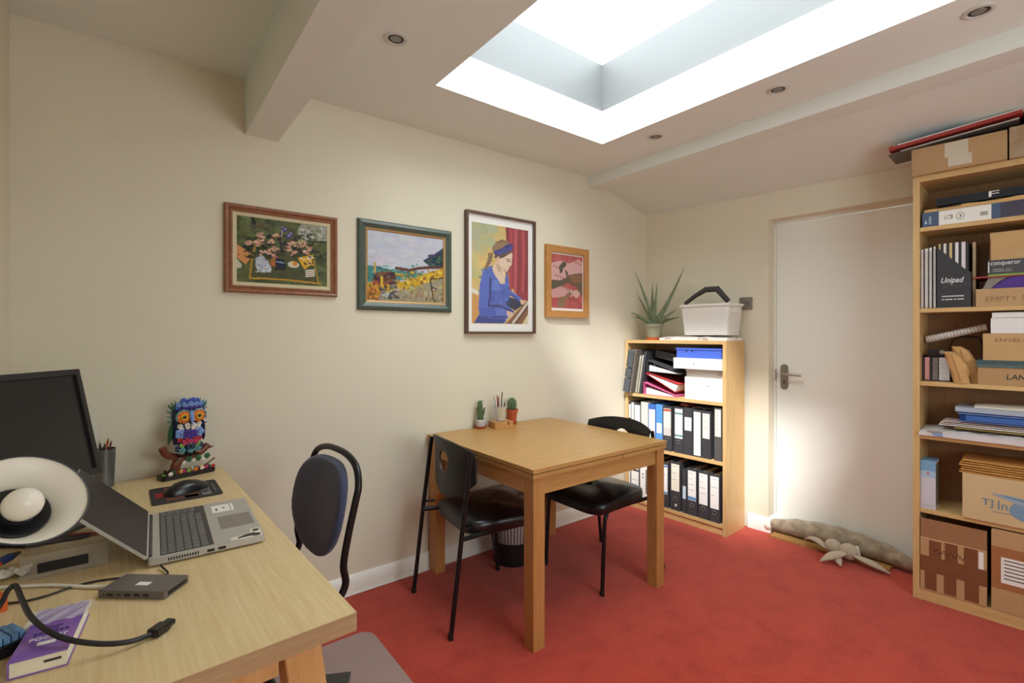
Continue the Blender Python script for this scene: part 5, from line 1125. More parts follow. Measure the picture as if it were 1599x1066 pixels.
for a, b, h, m, lab, lm, rg, rows_, lb in F3:
    st_ = None
    if 'grey band' in lb: st_ = [(0.70, 0.76, mat('grey_patch', (196, 192, 186), 0.8)), (0.64, 0.68, ink)]
    if 'blue edged' in lb: st_ = [(0.31, 0.35, blue_i), (0.90, 0.94, blue_i)]
    if 'third from the right' in lb: st_ = [(0.33, 0.40, blue_i)]
    u0_, u1_ = max(X3(a), ST + 0.002), min(X3(b), SW - ST - 0.002)
    f_ = lever_file(lb, SB, zq[0], u0_, u1_ - 0.0012, h, 0.238, m, lab, lm, rg, text_rows=rows_, strip=st_, v=0.010)
    if 'upright black' in lb:
        obj('upright_lettering', lambda bm: [box(bm, (u1_ - u0_) * 0.62, -0.0013, 0.06 + 0.016 * k, (u1_ - u0_) * 0.82, -0.0009, 0.071 + 0.016 * k) for k in range(11)] + [box(bm, (u1_ - u0_) * 0.28, -0.0013, z, (u1_ - u0_) * 0.4, -0.0009, z + 0.012) for z in (0.19, 0.165)], ink, f_)
    if 'star-shaped' in lb:
        obj('star_mark', lambda bm: prism(bm, [((u1_ - u0_) * 0.55 + (0.012 if k % 2 == 0 else 0.005) * math.cos(k * PI / 5), 0.038 + (0.012 if k % 2 == 0 else 0.005) * math.sin(k * PI / 5)) for k in range(10)], -0.0010, -0.0002, 'y'), paper, f_)
# loose sheets lying on top of the middle-row files
tag(obj('leaflet', lambda bm: box(bm, 0, 0, 0, 0.20, 0.14, 0.004, T(*SB.pt(X2(1000), 0.05, zq[1] + 0.3245)) @ RZ(SB.ang) @ RY(math.radians(0))), mat('grey_leaflet', (120, 108, 104), 0.6)), 'grey booklet laid flat on top of the middle row of files', 'booklet')
tag(obj('red_booklet', lambda bm: box(bm, 0, 0, 0, 0.055, 0.16, 0.018, T(*SB.pt(X2(820), 0.06, zq[1] + 0.3235)) @ RZ(SB.ang)), mat('rust_red', (150, 62, 44), 0.6)), 'small rust-red booklet on top of the middle row of files', 'booklet')
# ---- top shelf (0.86)
Z1 = zq[2] + 0.0008
def X1(a, v=0.012): return SB.U(965 + a / 9.4, v)
def W1(x, y, v=0.012): return SB.W(965 + x / 9.4, 530 + y / 9.4, v)
slate = mat('slate_plastic', (74, 80, 84), 0.45)
t = thing('expanding_file', 'grey plastic case with three clips leaning at the left of the top shelf', 'case', SB.pt(ST + 0.006, -0.030, Z1 + 0.0075), SB.ang); t.rotation_euler = (0, math.radians(9), SB.ang)
obj('shell', B(-0.004, 0.004, 0.0, 0.042, 0.25, 0.325), mat('slate_ribbed', (104, 96, 88), 0.6, var=0.2, scale=60), t, bevel=0.002)
for a, b in ((0.002, 0.105), (0.112, 0.182), (0.190, 0.318)): obj('corner_clip', B(-0.026, -0.006, a, 0.026, 0.0035, b), slate, t, bevel=0.005)
def spiral(label, u, lean, h, col, wd=0.0145):
    t = thing('spiral_notebook', label, 'notebook', SB.pt(u, 0.010, Z1 + wd * 0.16), SB.ang, 'spiral notebooks on the top shelf'); t.rotation_euler = (0, lean, SB.ang)
    obj('cover', B(0.0, 0.004, 0, 0.002, 0.22, h), col, t); obj('cover', B(wd - 0.002, 0.004, 0, wd, 0.22, h), col, t)
    obj('pages', B(0.0022, 0.006, 0.002, wd - 0.0022, 0.218, h - 0.002), paper, t)
    obj('wire_binding', lambda bm: [tube(bm, [(wd / 2 + 0.0085 * math.cos(q), 0.002 + 0.0065 * math.sin(q), z) for q in [2 * PI * k / 10 for k in range(10)]], 0.0011, 4, True) for z in [0.008 + 0.0078 * k for k in range(int((h - 0.012) / 0.0078))]], mat('wire_cream', (214, 202, 168), 0.35, 0.4), t)
ln = math.radians(9)
spiral('spiral notebook leaning against the grey case on the top shelf', ST + 0.055, ln, 0.285, black_board)
spiral('spiral notebook leaning on the black folder on the top shelf', ST + 0.075, ln, 0.29, black_board)
t = thing('ring_folder', 'black folder leaning beside the spiral notebooks on the top shelf', 'folder', SB.pt(ST + 0.095, 0.006, Z1 + 0.0035), SB.ang); t.rotation_euler = (0, ln, SB.ang)
obj('spine', B(0, 0, 0, 0.020, 0.003, 0.315), black_board, t, bevel=0.001); obj('cover_board', B(0, 0.0032, 0, 0.003, 0.24, 0.315), black_board, t); obj('cover_board', B(0.017, 0.0032, 0, 0.020, 0.24, 0.315), black_board, t)
def wedge_file(name, label, u, z, wd, dep, hi, lo, cover, rz=0.0, tilt=0.0, v=0.008, inside=None):
    """ring binder lying on its side, open edge to the front: thick at the spine, thin at the fore edge"""
    t = thing(name, label, 'file', SB.pt(u, v, z), SB.ang); t.rotation_euler = (0, tilt, SB.ang)
    th = 0.003
    obj('lower_board', lambda bm: prism(bm, [(0, 0), (wd, 0), (wd, th), (0, th)], 0, dep, 'y'), cover, t)
    obj('upper_board', lambda bm: prism(bm, [(0, hi - th), (wd, lo - th), (wd, lo), (0, hi)], 0, dep, 'y'), cover, t)
    obj('spine', lambda bm: prism(bm, [(0, th + 0.0001), (th, th + 0.0001), (th, hi - th - 0.0005), (0, hi - th - 0.0001)], 0, dep, 'y'), cover, t)
    obj('paper_block', lambda bm: prism(bm, [(0.02, th + 0.0003), (wd - 0.005, th + 0.0003), (wd - 0.005, max(th + 0.004, lo - 2 * th - 0.004)), (0.02, th + (hi - 2 * th) * 0.55)], 0.006, dep - 0.01, 'y'), inside or paper, t)
    rg = obj('ring_mechanism', lambda bm: [tube(bm, [(0.035 + x, 0.03 + 0.05 * k, th + 0.004 + zz_) for x, zz_ in ((0, 0), (-0.006, hi * 0.3), (0, hi * 0.5), (0.012, hi * 0.56), (0.02, hi * 0.3))], 0.0015, 5) for k in range(2)], MATS['nickel'], t)
    return t
uF = X1(320)
pk_u = X1(318, 0.008)
wedge_file('ring_binder', 'pink edged binder lying lowest on the top shelf', ST + 0.134, Z1, 0.265, 0.235, 0.088, 0.012, mat('pink_board', (206, 96, 140), 0.5))
wedge_file('ring_binder', 'red binder lying slanted on the pink binder', ST + 0.158, Z1 + 0.150, 0.262, 0.23, 0.014, 0.064, mat('red_board', (196, 62, 62), 0.5), tilt=math.radians(26))
wedge_file('ring_binder', 'black binder lying open above the red binder on the top shelf', ST + 0.160, Z1 + 0.170, 0.265, 0.225, 0.082, 0.010, black_board, tilt=math.radians(2))
tag(obj('box_file', lambda bm: box(bm, 0, 0, 0, 0.20, 0.15, 0.052, T(*SB.pt(ST + 0.180, 0.085, Z1 + 0.272)) @ RZ(SB.ang) @ RY(math.radians(9))), black_board), 'dark box file lying at the back behind the blue box', 'file')
# boxes on the right
ub0_, ub1_ = X1(985, 0.015), SW - ST - 0.003
wbm = mat('white_box_card', (232, 228, 222), 0.6)
def lidded(label, u0, u1, z0, z1, v, dep, m, lidh=None, name='storage_box', overhang=0.004):
    t = thing(name, label, 'box', SB.pt(u0, v, z0), SB.ang)
    h = z1 - z0
    if lidh:
        obj('body', B(overhang, overhang, 0, u1 - u0 - overhang, dep - overhang, h - 0.004), m, t, bevel=0.001); obj('lid', lambda bm: frust_lid(bm, 0, 0, u1 - u0, dep, h - lidh, h), m, t, bevel=0.001)
    else: obj('body', B(0, 0, 0, u1 - u0, dep, h), m, t, bevel=0.001)
    return t
def frust_lid(bm, x0, y0, x1, y1, z0, z1):
    th = 0.0025
    box(bm, x0, y0, z1 - th, x1, y1, z1); box(bm, x0, y0, z0, x1, y0 + th, z1 - th); box(bm, x0, y1 - th, z0, x1, y1, z1 - th); box(bm, x0, y0 + th, z0, x0 + th, y1 - th, z1 - th); box(bm, x1 - th, y0 + th, z0, x1, y1 - th, z1 - th)
zA = Z1 + 0.150
b1 = lidded('large white card box at the bottom right of the top shelf', ub0_, ub1_, Z1, zA, 0.012, 0.225, wbm)
obj('flap_seam', B((ub1_ - ub0_) * 0.46, -0.0006, 0.105, (ub1_ - ub0_) * 0.465, 0.0002, 0.148), mat('seam_grey', (180, 176, 170), 0.8), b1)
obj('crease', lambda bm: prism(bm, [(0.145, 0.100), (0.185, 0.092), (0.185, 0.095), (0.145, 0.103)], -0.0006, 0.0002, 'y'), mat('crease_grey', (120, 118, 112), 0.8), b1)
zB = zA + 0.0005; zC_ = zB + 0.056
lidded('shallow grey-white box between two white boxes on the top shelf', ub0_ - 0.004, ub1_, zB, zC_, 0.030, 0.205, mat('grey_white_card', (206, 198, 190), 0.6), 0.02)
ul = X1(806, 0.0)
zD = zC_ + 0.0005
b3 = lidded('white box with a small mark under the blue box', ul + 0.012, ub1_ + 0.001, zD, zD + 0.072, -0.012, 0.24, wbm)
obj('small_mark', B((ub1_ - ul) * 0.42, -0.0006, 0.030, (ub1_ - ul) * 0.44, 0.0002, 0.042), mat('crease_grey', (120, 118, 112), 0.8), b3)
zE = zD + 0.0725
blue_card = mat('blue_card', (72, 104, 206), 0.5)
b4 = lidded('blue card box with two holes at the top of the top shelf', X1(836, 0.0) + 0.010, ub1_ - 0.002, zE, min(zE + 0.068, 1.232), -0.004, 0.23, blue_card, 0.012)
for x in (0.078, 0.122): obj('finger_hole', lambda bm: prism(bm, [(x + 0.0045 * math.cos(2 * PI * k / 14), 0.050 + 0.0045 * math.sin(2 * PI * k / 14)) for k in range(14)], -0.0008, 0.004, 'y'), mat('hole_navy', (20, 26, 60), 0.9), b4)

# ================================================================ tall bookcase: contents
def tu(px, v=0.012): return TB.U(px, v)
def tw(px, py, v=0.012): return TB.W(px, py, v)
UMAX = TW - TT - 0.004
def tthing(name, label, cat, u, z, v=0.012, rz=0.0, ry=0.0, group=None):
    t = thing(name, label, cat, TB.pt(u, v, z), TB.ang + rz, group); t.rotation_euler = (0, ry, TB.ang + rz); return t
def carton(name, label, u0, u1, z, h, v, dep, m, rz=0.0, seam=True, cat='box'):
    t = tthing(name, label, cat, u0, z, v, rz); w = u1 - u0
    obj('body', B(0, 0, 0, w, dep, h), m, t, bevel=0.0015)
    if seam: obj('flap', B(0.001, 0.001, h + 0.0001, w - 0.001, dep / 2 - 0.001, h + 0.0025), m, t); obj('flap', B(0.001, dep / 2 + 0.001, h + 0.0001, w - 0.001, dep - 0.001, h + 0.0025), m, t)
    return t
Zt = [z + 0.0006 for z in zs]
# ---- on top
zt = 2.0785
u0, u1 = tu(1423.6, -0.025), tu(1573, -0.025)
t = carton('cardboard_box', 'flat cardboard box with clear tape on top of the tall bookcase', u0, u1, zt, 0.128, -0.025, 0.26, card_m)
uA, uB = tu(1475, -0.025) - u0, tu(1512, -0.025) - u0
obj('clear_tape', lambda bm: (box(bm, uA, -0.0012, 0.058, uB, -0.0002, 0.127), box(bm, uA + 0.012, -0.0016, 0.014, uB + 0.012, -0.0004, 0.062)), mat('clear_tape', (206, 194, 172), 0.18, bump=0.3, bscale=120), t, smooth=False)
t2 = carton('cardboard_box', 'worn whitish box cut by the right edge on top of the bookcase', u1 + 0.006, UMAX + 0.02, zt, 0.135, -0.022, 0.25, mat('worn_box', (186, 168, 142), 0.85, rgb2=(150, 116, 82), scale=9))
# portfolio and roll lying across
def lay(name, label, cat, pa, pb, v, w, th, m, group=None):
    """flat long thing from pixel a to pixel b, upright slope in the bookcase plane"""
    a, b = TB.px(*pa, v), TB.px(*pb, v); L_ = math.hypot(b[0] - a[0], b[1] - a[1]); an = math.atan2(b[1] - a[1], b[0] - a[0])
    t = thing(name, label, cat, TB.pt(a[0], v, a[1]), 0, group); t.rotation_euler = (0, -an, TB.ang); return t, L_
t, L_ = lay('portfolio', 'long red card portfolio resting on the boxes on the bookcase', 'portfolio', (1388, 236), (1592, 177), -0.045, 0.2, 0.02, None)
obj('red_cover', B(0, 0, 0, L_ + 0.01, 0.20, 0.016), mat('red_portfolio', (160, 52, 46), 0.5), t, bevel=0.004)
obj('white_sheet', B(0.035, 0.002, 0.0165, L_ + 0.005, 0.205, 0.0205), paper, t)
obj('blue_sheet', B(0.03, 0.004, 0.021, L_ * 0.6, 0.19, 0.023), mat('pale_blue_sheet', (140, 156, 180), 0.7), t)
obj('rolled_end', lambda bm: tube(bm, [(0.012, -0.001, 0.011), (0.012, 0.20, 0.011)], 0.0115, 14), mat('red_portfolio', (160, 52, 46), 0.5), t)
t, L_ = lay('poster_folder', 'grey and white folder of posters under the red portfolio', 'folder', (1387, 243), (1592, 186), -0.040, 0.2, 0.01, None)
obj('grey_cover', B(0, 0, 0, L_, 0.19, 0.004), mat('grey_sleeve', (96, 90, 84), 0.5), t); obj('white_edge', B(0.05, 0.0, 0.0042, L_, 0.18, 0.0085), mat('silver_sleeve', (196, 194, 190), 0.3), t)
tq = tthing('rolled_bag', 'rolled brown paper bag beside the red portfolio on the bookcase top', 'bag', tu(1601, -0.04), zt + 0.1385, 0.0)
obj('roll', lambda bm: tube(bm, [(0.03, 0.0, 0.036), (0.032, 0.10, 0.036), (0.03, 0.2, 0.035)], [0.034, 0.036, 0.033], 16), mat('brown_bag', (128, 108, 86), 0.85, var=0.15, scale=40, bump=0.4, bscale=60), tq)
# ---- shelf A (1.826)
z = Zt[5]; u0 = tu(1440)
navy_card = mat('slate_blue_card', (70, 92, 122), 0.5)
t = carton('lever_file_box', 'slate blue flat box with a white panel marked LCB 3', u0, UMAX, z, 0.070, 0.012, 0.235, navy_card, seam=False)
a, b = tu(1466) - u0, tu(1548) - u0
lb = obj('white_panel', B(a, -0.0008, 0.001, b, -0.0001, 0.069), paper, t)
text('handwriting', 'LCB', ink, lb, a + (b - a) * 0.20, -0.0012, 0.036, 0.030, 0.020, bold=-0.005); text('handwriting', '3', ink, lb, a + (b - a) * 0.42, -0.0012, 0.034, None, 0.018)
obj('circle_mark', lambda bm: tube(bm, [(a + (b - a) * 0.42 + 0.014 * math.cos(2 * PI * k / 20), -0.0011, 0.034 + 0.018 * math.sin(2 * PI * k / 20)) for k in range(20)], 0.0008, 4, True), ink, lb)
obj('barcode', lambda bm: [box(bm, a + (b - a) * 0.80 + 0.0032 * k, -0.0012, 0.022, a + (b - a) * 0.80 + 0.0032 * k + 0.0016, -0.0009, 0.040) for k in range(8)], ink, lb)
obj('brand_print', lambda bm: [box(bm, 0.026 + 0.005 * k, -0.0008, 0.012, 0.029 + 0.005 * k, -0.0001, 0.05) for k in range(2)] + [prism(bm, [(0.008, 0.015), (0.020, 0.015), (0.014, 0.036)], -0.0008, -0.0001, 'y')], mat('pale_blue_ink', (176, 192, 208), 0.7), t)
obj('dark_photo', B(b + 0.030, -0.0008, 0.002, UMAX - u0 - 0.002, -0.0001, 0.068), mat('dark_violet_photo', (64, 62, 80), 0.5), t)
t = tthing('padded_envelope', 'tan padded envelope lying on the slate blue box', 'envelope', tu(1443), z + 0.0708)
obj('envelope', lambda bm: pillow(bm, 0, UMAX - tu(1443), 0.0, 0.20, 0.027, 3.0, ex=0.12), mat('tan_envelope', (206, 168, 112), 0.8, var=0.05, scale=20), t, ang=60)
obj('print_line', lambda bm: [box(bm, x, -0.0045, 0.011, x + w, -0.0038, 0.015) for x, w in ((0.045, 0.09),)], ink, t)
t = tthing('black_case', 'black case with white letters at the back of the highest shelf', 'case', tu(1462, 0.03), z + 0.0985, 0.03)
obj('body', B(0, 0, 0, UMAX - tu(1462, 0.03), 0.19, 0.036), mat('black_nylon', (28, 32, 40), 0.7), t, bevel=0.004)
text('white_letters', 'F', paper, t, tu(1552, 0.03) - tu(1462, 0.03), -0.0008, 0.020, 0.034, 0.026)
# ---- shelf B (1.4285)
z = Zt[4]
for k, (a, b, m) in enumerate(((1437, 1442.5, mat('mauve_cover', (96, 62, 80), 0.6)), (1443.5, 1449, pale_board), (1450, 1455.5, black_board), (1456.5, 1461.5, black_board))):
    lab = ['maroon spiral notebook against the side of the tall bookcase', 'pale spiral notebook, second from the bookcase side', 'dark spiral notebook, third from the bookcase side', 'dark spiral notebook touching the black magazine file'][k]
    ua_, ub_ = max(tu(a), TT + 0.0005), tu(b); h = 0.292 + 0.003 * k
    t = tthing('spiral_notebook', lab, 'notebook', ua_, z, 0.016, group='spiral notebooks in the tall bookcase'); wd = ub_ - ua_ - 0.0005
    obj('cover', B(0, 0.004, 0, 0.0016, 0.20, h), m, t); obj('cover', B(wd - 0.0016, 0.004, 0, wd, 0.20, h), m, t)
    obj('pages', B(0.0018, 0.005, 0.002, wd - 0.0018, 0.198, h - 0.002), paper, t)
    obj('wire_binding', lambda bm: [tube(bm, [(wd / 2 + wd * 0.42 * math.cos(q), 0.001 + 0.005 * math.sin(q), zz_) for q in [2 * PI * i / 8 for i in range(8)]], 0.0013, 4, True) for zz_ in [0.006 + 0.0085 * i for i in range(int((h - 0.01) / 0.0085))]], mat('wire_white', (216, 210, 206), 0.4, 0.2), t)
u0, u1 = tu(1463), tu(1516); w_ = u1 - u0
t = tthing('magazine_file', 'charcoal magazine file lettered Unipad, full of pads', 'magazine file', u0, z)
ch = mat('charcoal_card', (50, 50, 54), 0.5)
hl, hr = tw(1463, 386) - z, tw(1516, 424) - z
obj('front_panel', lambda bm: prism(bm, [(0, 0), (w_, 0), (w_, hr), (w_ - 0.012, hr + 0.006), (0.0, hl)], 0, 0.002, 'y'), ch, t)
obj('back_panel', lambda bm: prism(bm, [(0, 0), (w_, 0), (w_, hr), (0, hl)], 0.222, 0.224, 'y'), ch, t)
obj('end_panel', B(0, 0.0022, 0, 0.002, 0.2218, hl), ch, t); obj('end_panel', B(w_ - 0.002, 0.0022, 0, w_, 0.2218, hr), ch, t); obj('base', B(0.0022, 0.0022, 0, w_ - 0.0022, 0.2218, 0.002), ch, t)
wl = mat('white_logo', (220, 220, 222), 0.6)
text('logo_lettering', 'Unipad', wl, t, w_ * 0.47, -0.0006, tw(1490, 438) - z, w_ * 0.68, 0.034, shear=0.3, bold=0.012)
zz0 = tw(1490, 446) - z
obj('logo_swoosh', lambda bm: tube(bm, smoothpath([(w_ * 0.20, -0.0006, zz0 - 0.008), (w_ * 0.40, -0.0006, zz0 + 0.001), (w_ * 0.62, -0.0006, zz0 - 0.003), (w_ * 0.82, -0.0006, zz0 + 0.001), (w_ * 0.84, -0.0006, zz0 + 0.012)], 4), [0.0055, 0.005, 0.0042, 0.0035, 0.003] + [0.0022] * 12, 6, flat=0.15), wl, t)
for zz_, segs in ((tw(1490, 462) - z, ((0.15, 0.80),)), (tw(1490, 467) - z, ((0.14, 0.22), (0.25, 0.47), (0.51, 0.57), (0.60, 0.80)))):
    for a, b in segs: obj('small_print', B(w_ * a, -0.0006, zz_ - 0.0022, w_ * b, -0.0001, zz_ + 0.0022), wl, t)
pads = [(1466, 1469, (206, 186, 140)), (1470, 1473, (60, 58, 58)), (1473.5, 1478, (220, 216, 206)), (1478.5, 1482, (58, 56, 58)), (1482.5, 1487, (204, 182, 130)), (1487.5, 1491, (52, 50, 54)), (1491.5, 1497, (218, 214, 216)), (1497.5, 1501, (50, 48, 54)), (1501.5, 1508, (216, 208, 212)), (1508.5, 1512, (56, 54, 58))]
padl = ['cream', 'first dark', 'white', 'second dark', 'buff', 'third dark', 'grey-white', 'fourth dark', 'pinkish white', 'rightmost dark']
for k, (a, b, c) in enumerate(pads):
    ua_, ub_ = tu(a, 0.02), tu(b, 0.02); h = tw(a, 381 - 0.10 * (a - 1466), 0.02) - z - 0.003
    t = tthing('writing_pad', padl[k] + ' pad edge standing in the charcoal magazine file', 'pad', ua_, z + 0.0024, 0.018, group='pads in the magazine file')
    obj('pages', B(0, 0.002, 0, ub_ - ua_ - 0.0006, 0.19, h), mat('pad_%d' % c[0], c, 0.7, var=0.06, scale=60), t); obj('binding', B(0, 0, 0, ub_ - ua_ - 0.0006, 0.0018, h), mat('pad_%d' % c[0], c, 0.7), t)
t = carton('card_wallet', 'buff card wallet standing just right of the magazine file', u1 + 0.003, tu(1522.5, 0.012) - 0.001, z, tw(1520, 377, 0.06) - z - 0.003, 0.06, 0.16, mat('buff_card', (186, 164, 126), 0.7), seam=False, cat='wallet')
ua_ = tu(1524); w_ = UMAX - ua_
t = carton('cardboard_box', 'low cardboard box handwritten EMPTY on the Unipad shelf', ua_, UMAX, z, tw(1540, 451) - z, 0.008, 0.22, card_m, seam=False)
text('handwriting', 'EMPTY S', mat('faint_pencil', (128, 100, 68), 0.8), t, tu(1570) - ua_, -0.0008, 0.033, 0.125, 0.022, bold=-0.01)
zc = tw(1540, 451) + 0.0008
t = tthing('purple_folder', 'purple folder with a curved pale corner on the EMPTY box', 'folder', tu(1534), zc, 0.014)
pu = mat('purple_card', (74, 40, 132), 0.5)
wq = UMAX - tu(1534)
obj('cover', lambda bm: prism(bm, [(0.03, 0), (wq, 0), (wq, 0.050), (0.11, 0.050), (0.085, 0.045), (0.06, 0.03)], 0, 0.20, 'y'), pu, t)
obj('grey_lining', lambda bm: prism(bm, [(0.0, 0.0), (0.027, 0.0), (0.055, 0.031), (0.080, 0.047), (0.10, 0.050), (0.02, 0.050)], 0.006, 0.19, 'y'), mat('grey_liner', (136, 128, 122), 0.7), t)
zc += 0.0508
for nm, lb_, c, th, px0 in (('red_folder', 'thin red folder above the purple folder', (176, 64, 56), 0.005, 1519), ('green_folder', 'thin lime green folder under the dark paper box', (146, 184, 88), 0.008, 1542)):
    tt3 = tthing(nm, lb_, 'folder', tu(px0), zc, 0.010); obj('cover', B(0, 0, 0, UMAX - tu(px0), 0.2, th * 0.45), mat(nm + '_card', c, 0.5), tt3); obj('sheets', B(0.004, 0.004, th * 0.46, UMAX - tu(px0) - 0.002, 0.196, th), mat(nm + '_sheet', tuple(min(255, x + 26) for x in c), 0.6), tt3); zc += th + 0.0006
uc = tu(1543); hq = 0.062
t = carton('paper_box', 'dark grey paper box lettered conqueror', uc, UMAX, zc, hq, 0.006, 0.21, mat('graphite_card', (70, 70, 74), 0.45), seam=False)
text('box_lettering', 'conqueror', wl, t, tu(1570) - uc, -0.0008, 0.043, 0.095, 0.020, bold=0.004)
obj('small_print', lambda bm: [box(bm, 0.016, -0.0006, 0.018, 0.05, -0.0001, 0.021), box(bm, 0.056, -0.0006, 0.019, 0.072, -0.0001, 0.021), box(bm, 0.016, -0.0006, 0.010, 0.078, -0.0001, 0.0125)], mat('pale_grey_ink', (176, 170, 166), 0.7), t)
obj('label_edge', B(0.0, -0.0006, 0.006, 0.004, -0.0001, 0.056), wl, t)
zc += hq + 0.0012
t = carton('cardboard_box', 'tall plain cardboard box above the conqueror box', tu(1546), UMAX, zc, min(0.125, zs[5] - 0.0215 - zc), 0.014, 0.20, mat('tan_card', (192, 156, 108), 0.85, var=0.04, scale=8), seam=False)
obj('side_fold', B(0.0, -0.0006, 0.0, 0.004, -0.0001, 0.10), card2, t)
# ---- shelf C (1.070)
z = Zt[3]
ua_, ub_ = max(tu(1434), TT + 0.001), tu(1482)
h = tw(1450, 556) - z
t = tthing('cassette_rack', 'black rack of discs with one pink spine beside the kraft bags', 'rack', ua_, z, 0.070); w_ = ub_ - ua_
obj('rack_frame', lambda bm: (box(bm, 0, 0, 0, w_, 0.13, 0.004), box(bm, 0, 0.126, 0.004, w_, 0.13, h), box(bm, 0, 0, 0.004, 0.003, 0.1258, h), box(bm, w_ - 0.003, 0, 0.004, w_, 0.1258, h)), black_m, t)
tag(t, 'black rack of discs with one pink spine beside the kraft bags', 'rack')
for k, (a, b, c, nm) in enumerate(((1436, 1440, (70, 66, 66), 'grey'), (1441, 1448.5, (196, 138, 136), 'pink lettered'), (1449, 1452, (46, 44, 46), 'black'), (1453, 1462, (112, 104, 102), 'mid grey'), (1463.5, 1480.5, (206, 204, 208), 'broad white'))):
    p0, p1 = max(tu(a), ua_ + 0.0036), min(tu(b), ub_ - 0.0036)
    tt3 = tthing('disc_case', nm + ' spine in the black disc rack', 'disc case', p0, z + 0.0045, 0.068, group='disc cases in the rack'); obj('case', B(0, 0.002, 0, p1 - p0, 0.12, h - 0.012), mat('case_%d' % c[0], c, 0.4), tt3); obj('spine_card', B(0.0005, 0.0005, 0.002, p1 - p0 - 0.0005, 0.0018, h - 0.014), mat('spine_%d' % c[0], tuple(min(255, x + 10) for x in c), 0.6, var=0.25, scale=120), tt3)
t = tthing('stapler', 'black and silver stapler on top of the disc rack', 'stapler', ua_ + 0.02, z + h + 0.0006, 0.08)
obj('base', B(0, 0, 0, 0.105, 0.03, 0.008), black_m, t, bevel=0.002); obj('arm', lambda bm: prism(bm, [(0, 0.009), (0.10, 0.009), (0.105, 0.020), (0.05, 0.034), (0.0, 0.03)], 0.003, 0.027, 'y'), black_m, t, bevel=0.003); obj('steel_cap', B(0.045, -0.001, 0.010, 0.060, 0.0028, 0.028), steel, t)
kraft = mat('kraft_paper', (196, 152, 96), 0.8, var=0.1, scale=30, bump=0.35, bscale=50)
for k, (a, b, ytop, lean, lab) in enumerate(((1479, 1500, 549, -0.26, 'kraft paper bag leaning left against the disc rack'), (1487, 1513, 541, -0.27, 'larger kraft paper bag behind, leaning left on the first'))):
    pa_, pb_ = tu(1490 + 14 * k), tu(1512 + 16 * k); hh = tw(1490, ytop) - z
    tt3 = tthing('kraft_bag', lab, 'bag', pa_, z, -0.002 + 0.050 * k, ry=0, group='kraft bags on the third shelf')
    w_ = pb_ - pa_ + 0.004; sh_ = lean * hh
    def bag(bm):
        n = 9; rings = []
        for j in range(n + 1):
            s = j / n; zc_ = hh * s; x0 = sh_ * s; ww = w_ * (1.0 + 0.25 * math.sin(PI * s)) * (1 if s < 0.85 else (0.92 if s < 0.95 else 0.6)); dd = 0.046
            rings.append([bm.verts.new((x0 + a_ * ww + 0.003 * math.sin(5 * j + i * 2), b_ * dd, zc_)) for i, (a_, b_) in enumerate([(0.5 + 0.5 * math.copysign(abs(math.cos(q)) ** 0.7, math.cos(q)), 0.5 - 0.5 * math.copysign(abs(math.sin(q)) ** 0.7, math.sin(q))) for q in [2 * PI * k_ / 14 for k_ in range(14)]])])
        for A, Bq in zip(rings, rings[1:]):
            for i in range(14): bm.faces.new((A[i], A[(i + 1) % 14], Bq[(i + 1) % 14], Bq[i]))
        bm.faces.new(rings[0][::-1]); bm.faces.new(rings[-1]); bmesh.ops.recalc_face_normals(bm, faces=bm.faces[:])
    obj('bag', bag, kraft, tt3, ang=35)
    obj('front_crease', lambda bm: tube(bm, [(0.5 * w_ + sh_ * s, -0.001, hh * s) for s in (0.08, 0.4, 0.7, 0.92)], 0.0016, 5), card2, tt3)
t, L_ = lay('binding_comb', 'long pale dotted plastic binding comb lying over the kraft bags', 'binding comb', (1447, 530), (1541, 510.5), 0.11, 0, 0, None)
obj('comb_tube', lambda bm: tube(bm, [(0, 0, 0), (L_, 0, 0)], 0.017, 16), mat('pale_comb', (206, 198, 190), 0.45, var=0.1, scale=120), t)
obj('comb_ring', lambda bm: [tube(bm, [(0.008 + 0.0125 * k, 0.0175 * math.cos(q), 0.0175 * math.sin(q)) for q in [2 * PI * i / 12 for i in range(12)]], 0.0014, 4, True) for k in range(int((L_ - 0.01) / 0.0125))], mat('comb_grey', (164, 156, 150), 0.5), t)
tag(obj('black_lead', lambda bm: tube(bm, smoothpath([TB.pt(*p) for p in ((tu(1484, 0.2), 0.20, tw(1484, 560, 0.2)), (tu(1486, 0.2), 0.20, tw(1486, 535, 0.2)), (tu(1500, 0.2), 0.205, tw(1500, 526, 0.2)), (tu(1518, 0.2), 0.205, tw(1518, 526, 0.2)), (tu(1532, 0.2), 0.20, tw(1532, 532, 0.2)), (tu(1536, 0.2), 0.20, z + 0.03), (tu(1530, 0.2), 0.21, z + 0.004))], 6), 0.0035, 8), black_m), 'black lead looping behind the kraft bags', 'cable')
ua_ = tu(1527); h1 = tw(1530, 573) - z
t = carton('cardboard_box', 'flat cardboard box printed LANG at the right of the third shelf', ua_, UMAX, z, h1, 0.006, 0.22, mat('grey_tan_card', (178, 142, 98), 0.85, var=0.04, scale=8), seam=False)
text('print_lettering', 'LANG', mat('dark_green_ink', (54, 62, 50), 0.7), t, tu(1593) - ua_, -0.0008, 0.040, 0.085, 0.024, shear=0.15, bold=0.01)
zc = z + h1 + 0.0008; h2 = tw(1530, 562) - zc
t = tthing('teal_box', 'shallow dark teal box between the LANG and ENVELOPES boxes', 'box', tu(1525), zc, 0.004); obj('lid', B(0, 0, 0, UMAX - tu(1525), 0.21, h2), mat('dark_teal_card', (64, 84, 86), 0.6), t, bevel=0.001); obj('lid_rim', B(0, -0.0016, 0, UMAX - tu(1525), -0.0002, h2 * 0.4), mat('teal_rim', (84, 104, 104), 0.6), t)
zc += h2 + 0.0008; ue_ = tu(1535); h3 = tw(1540, 520.5) - zc
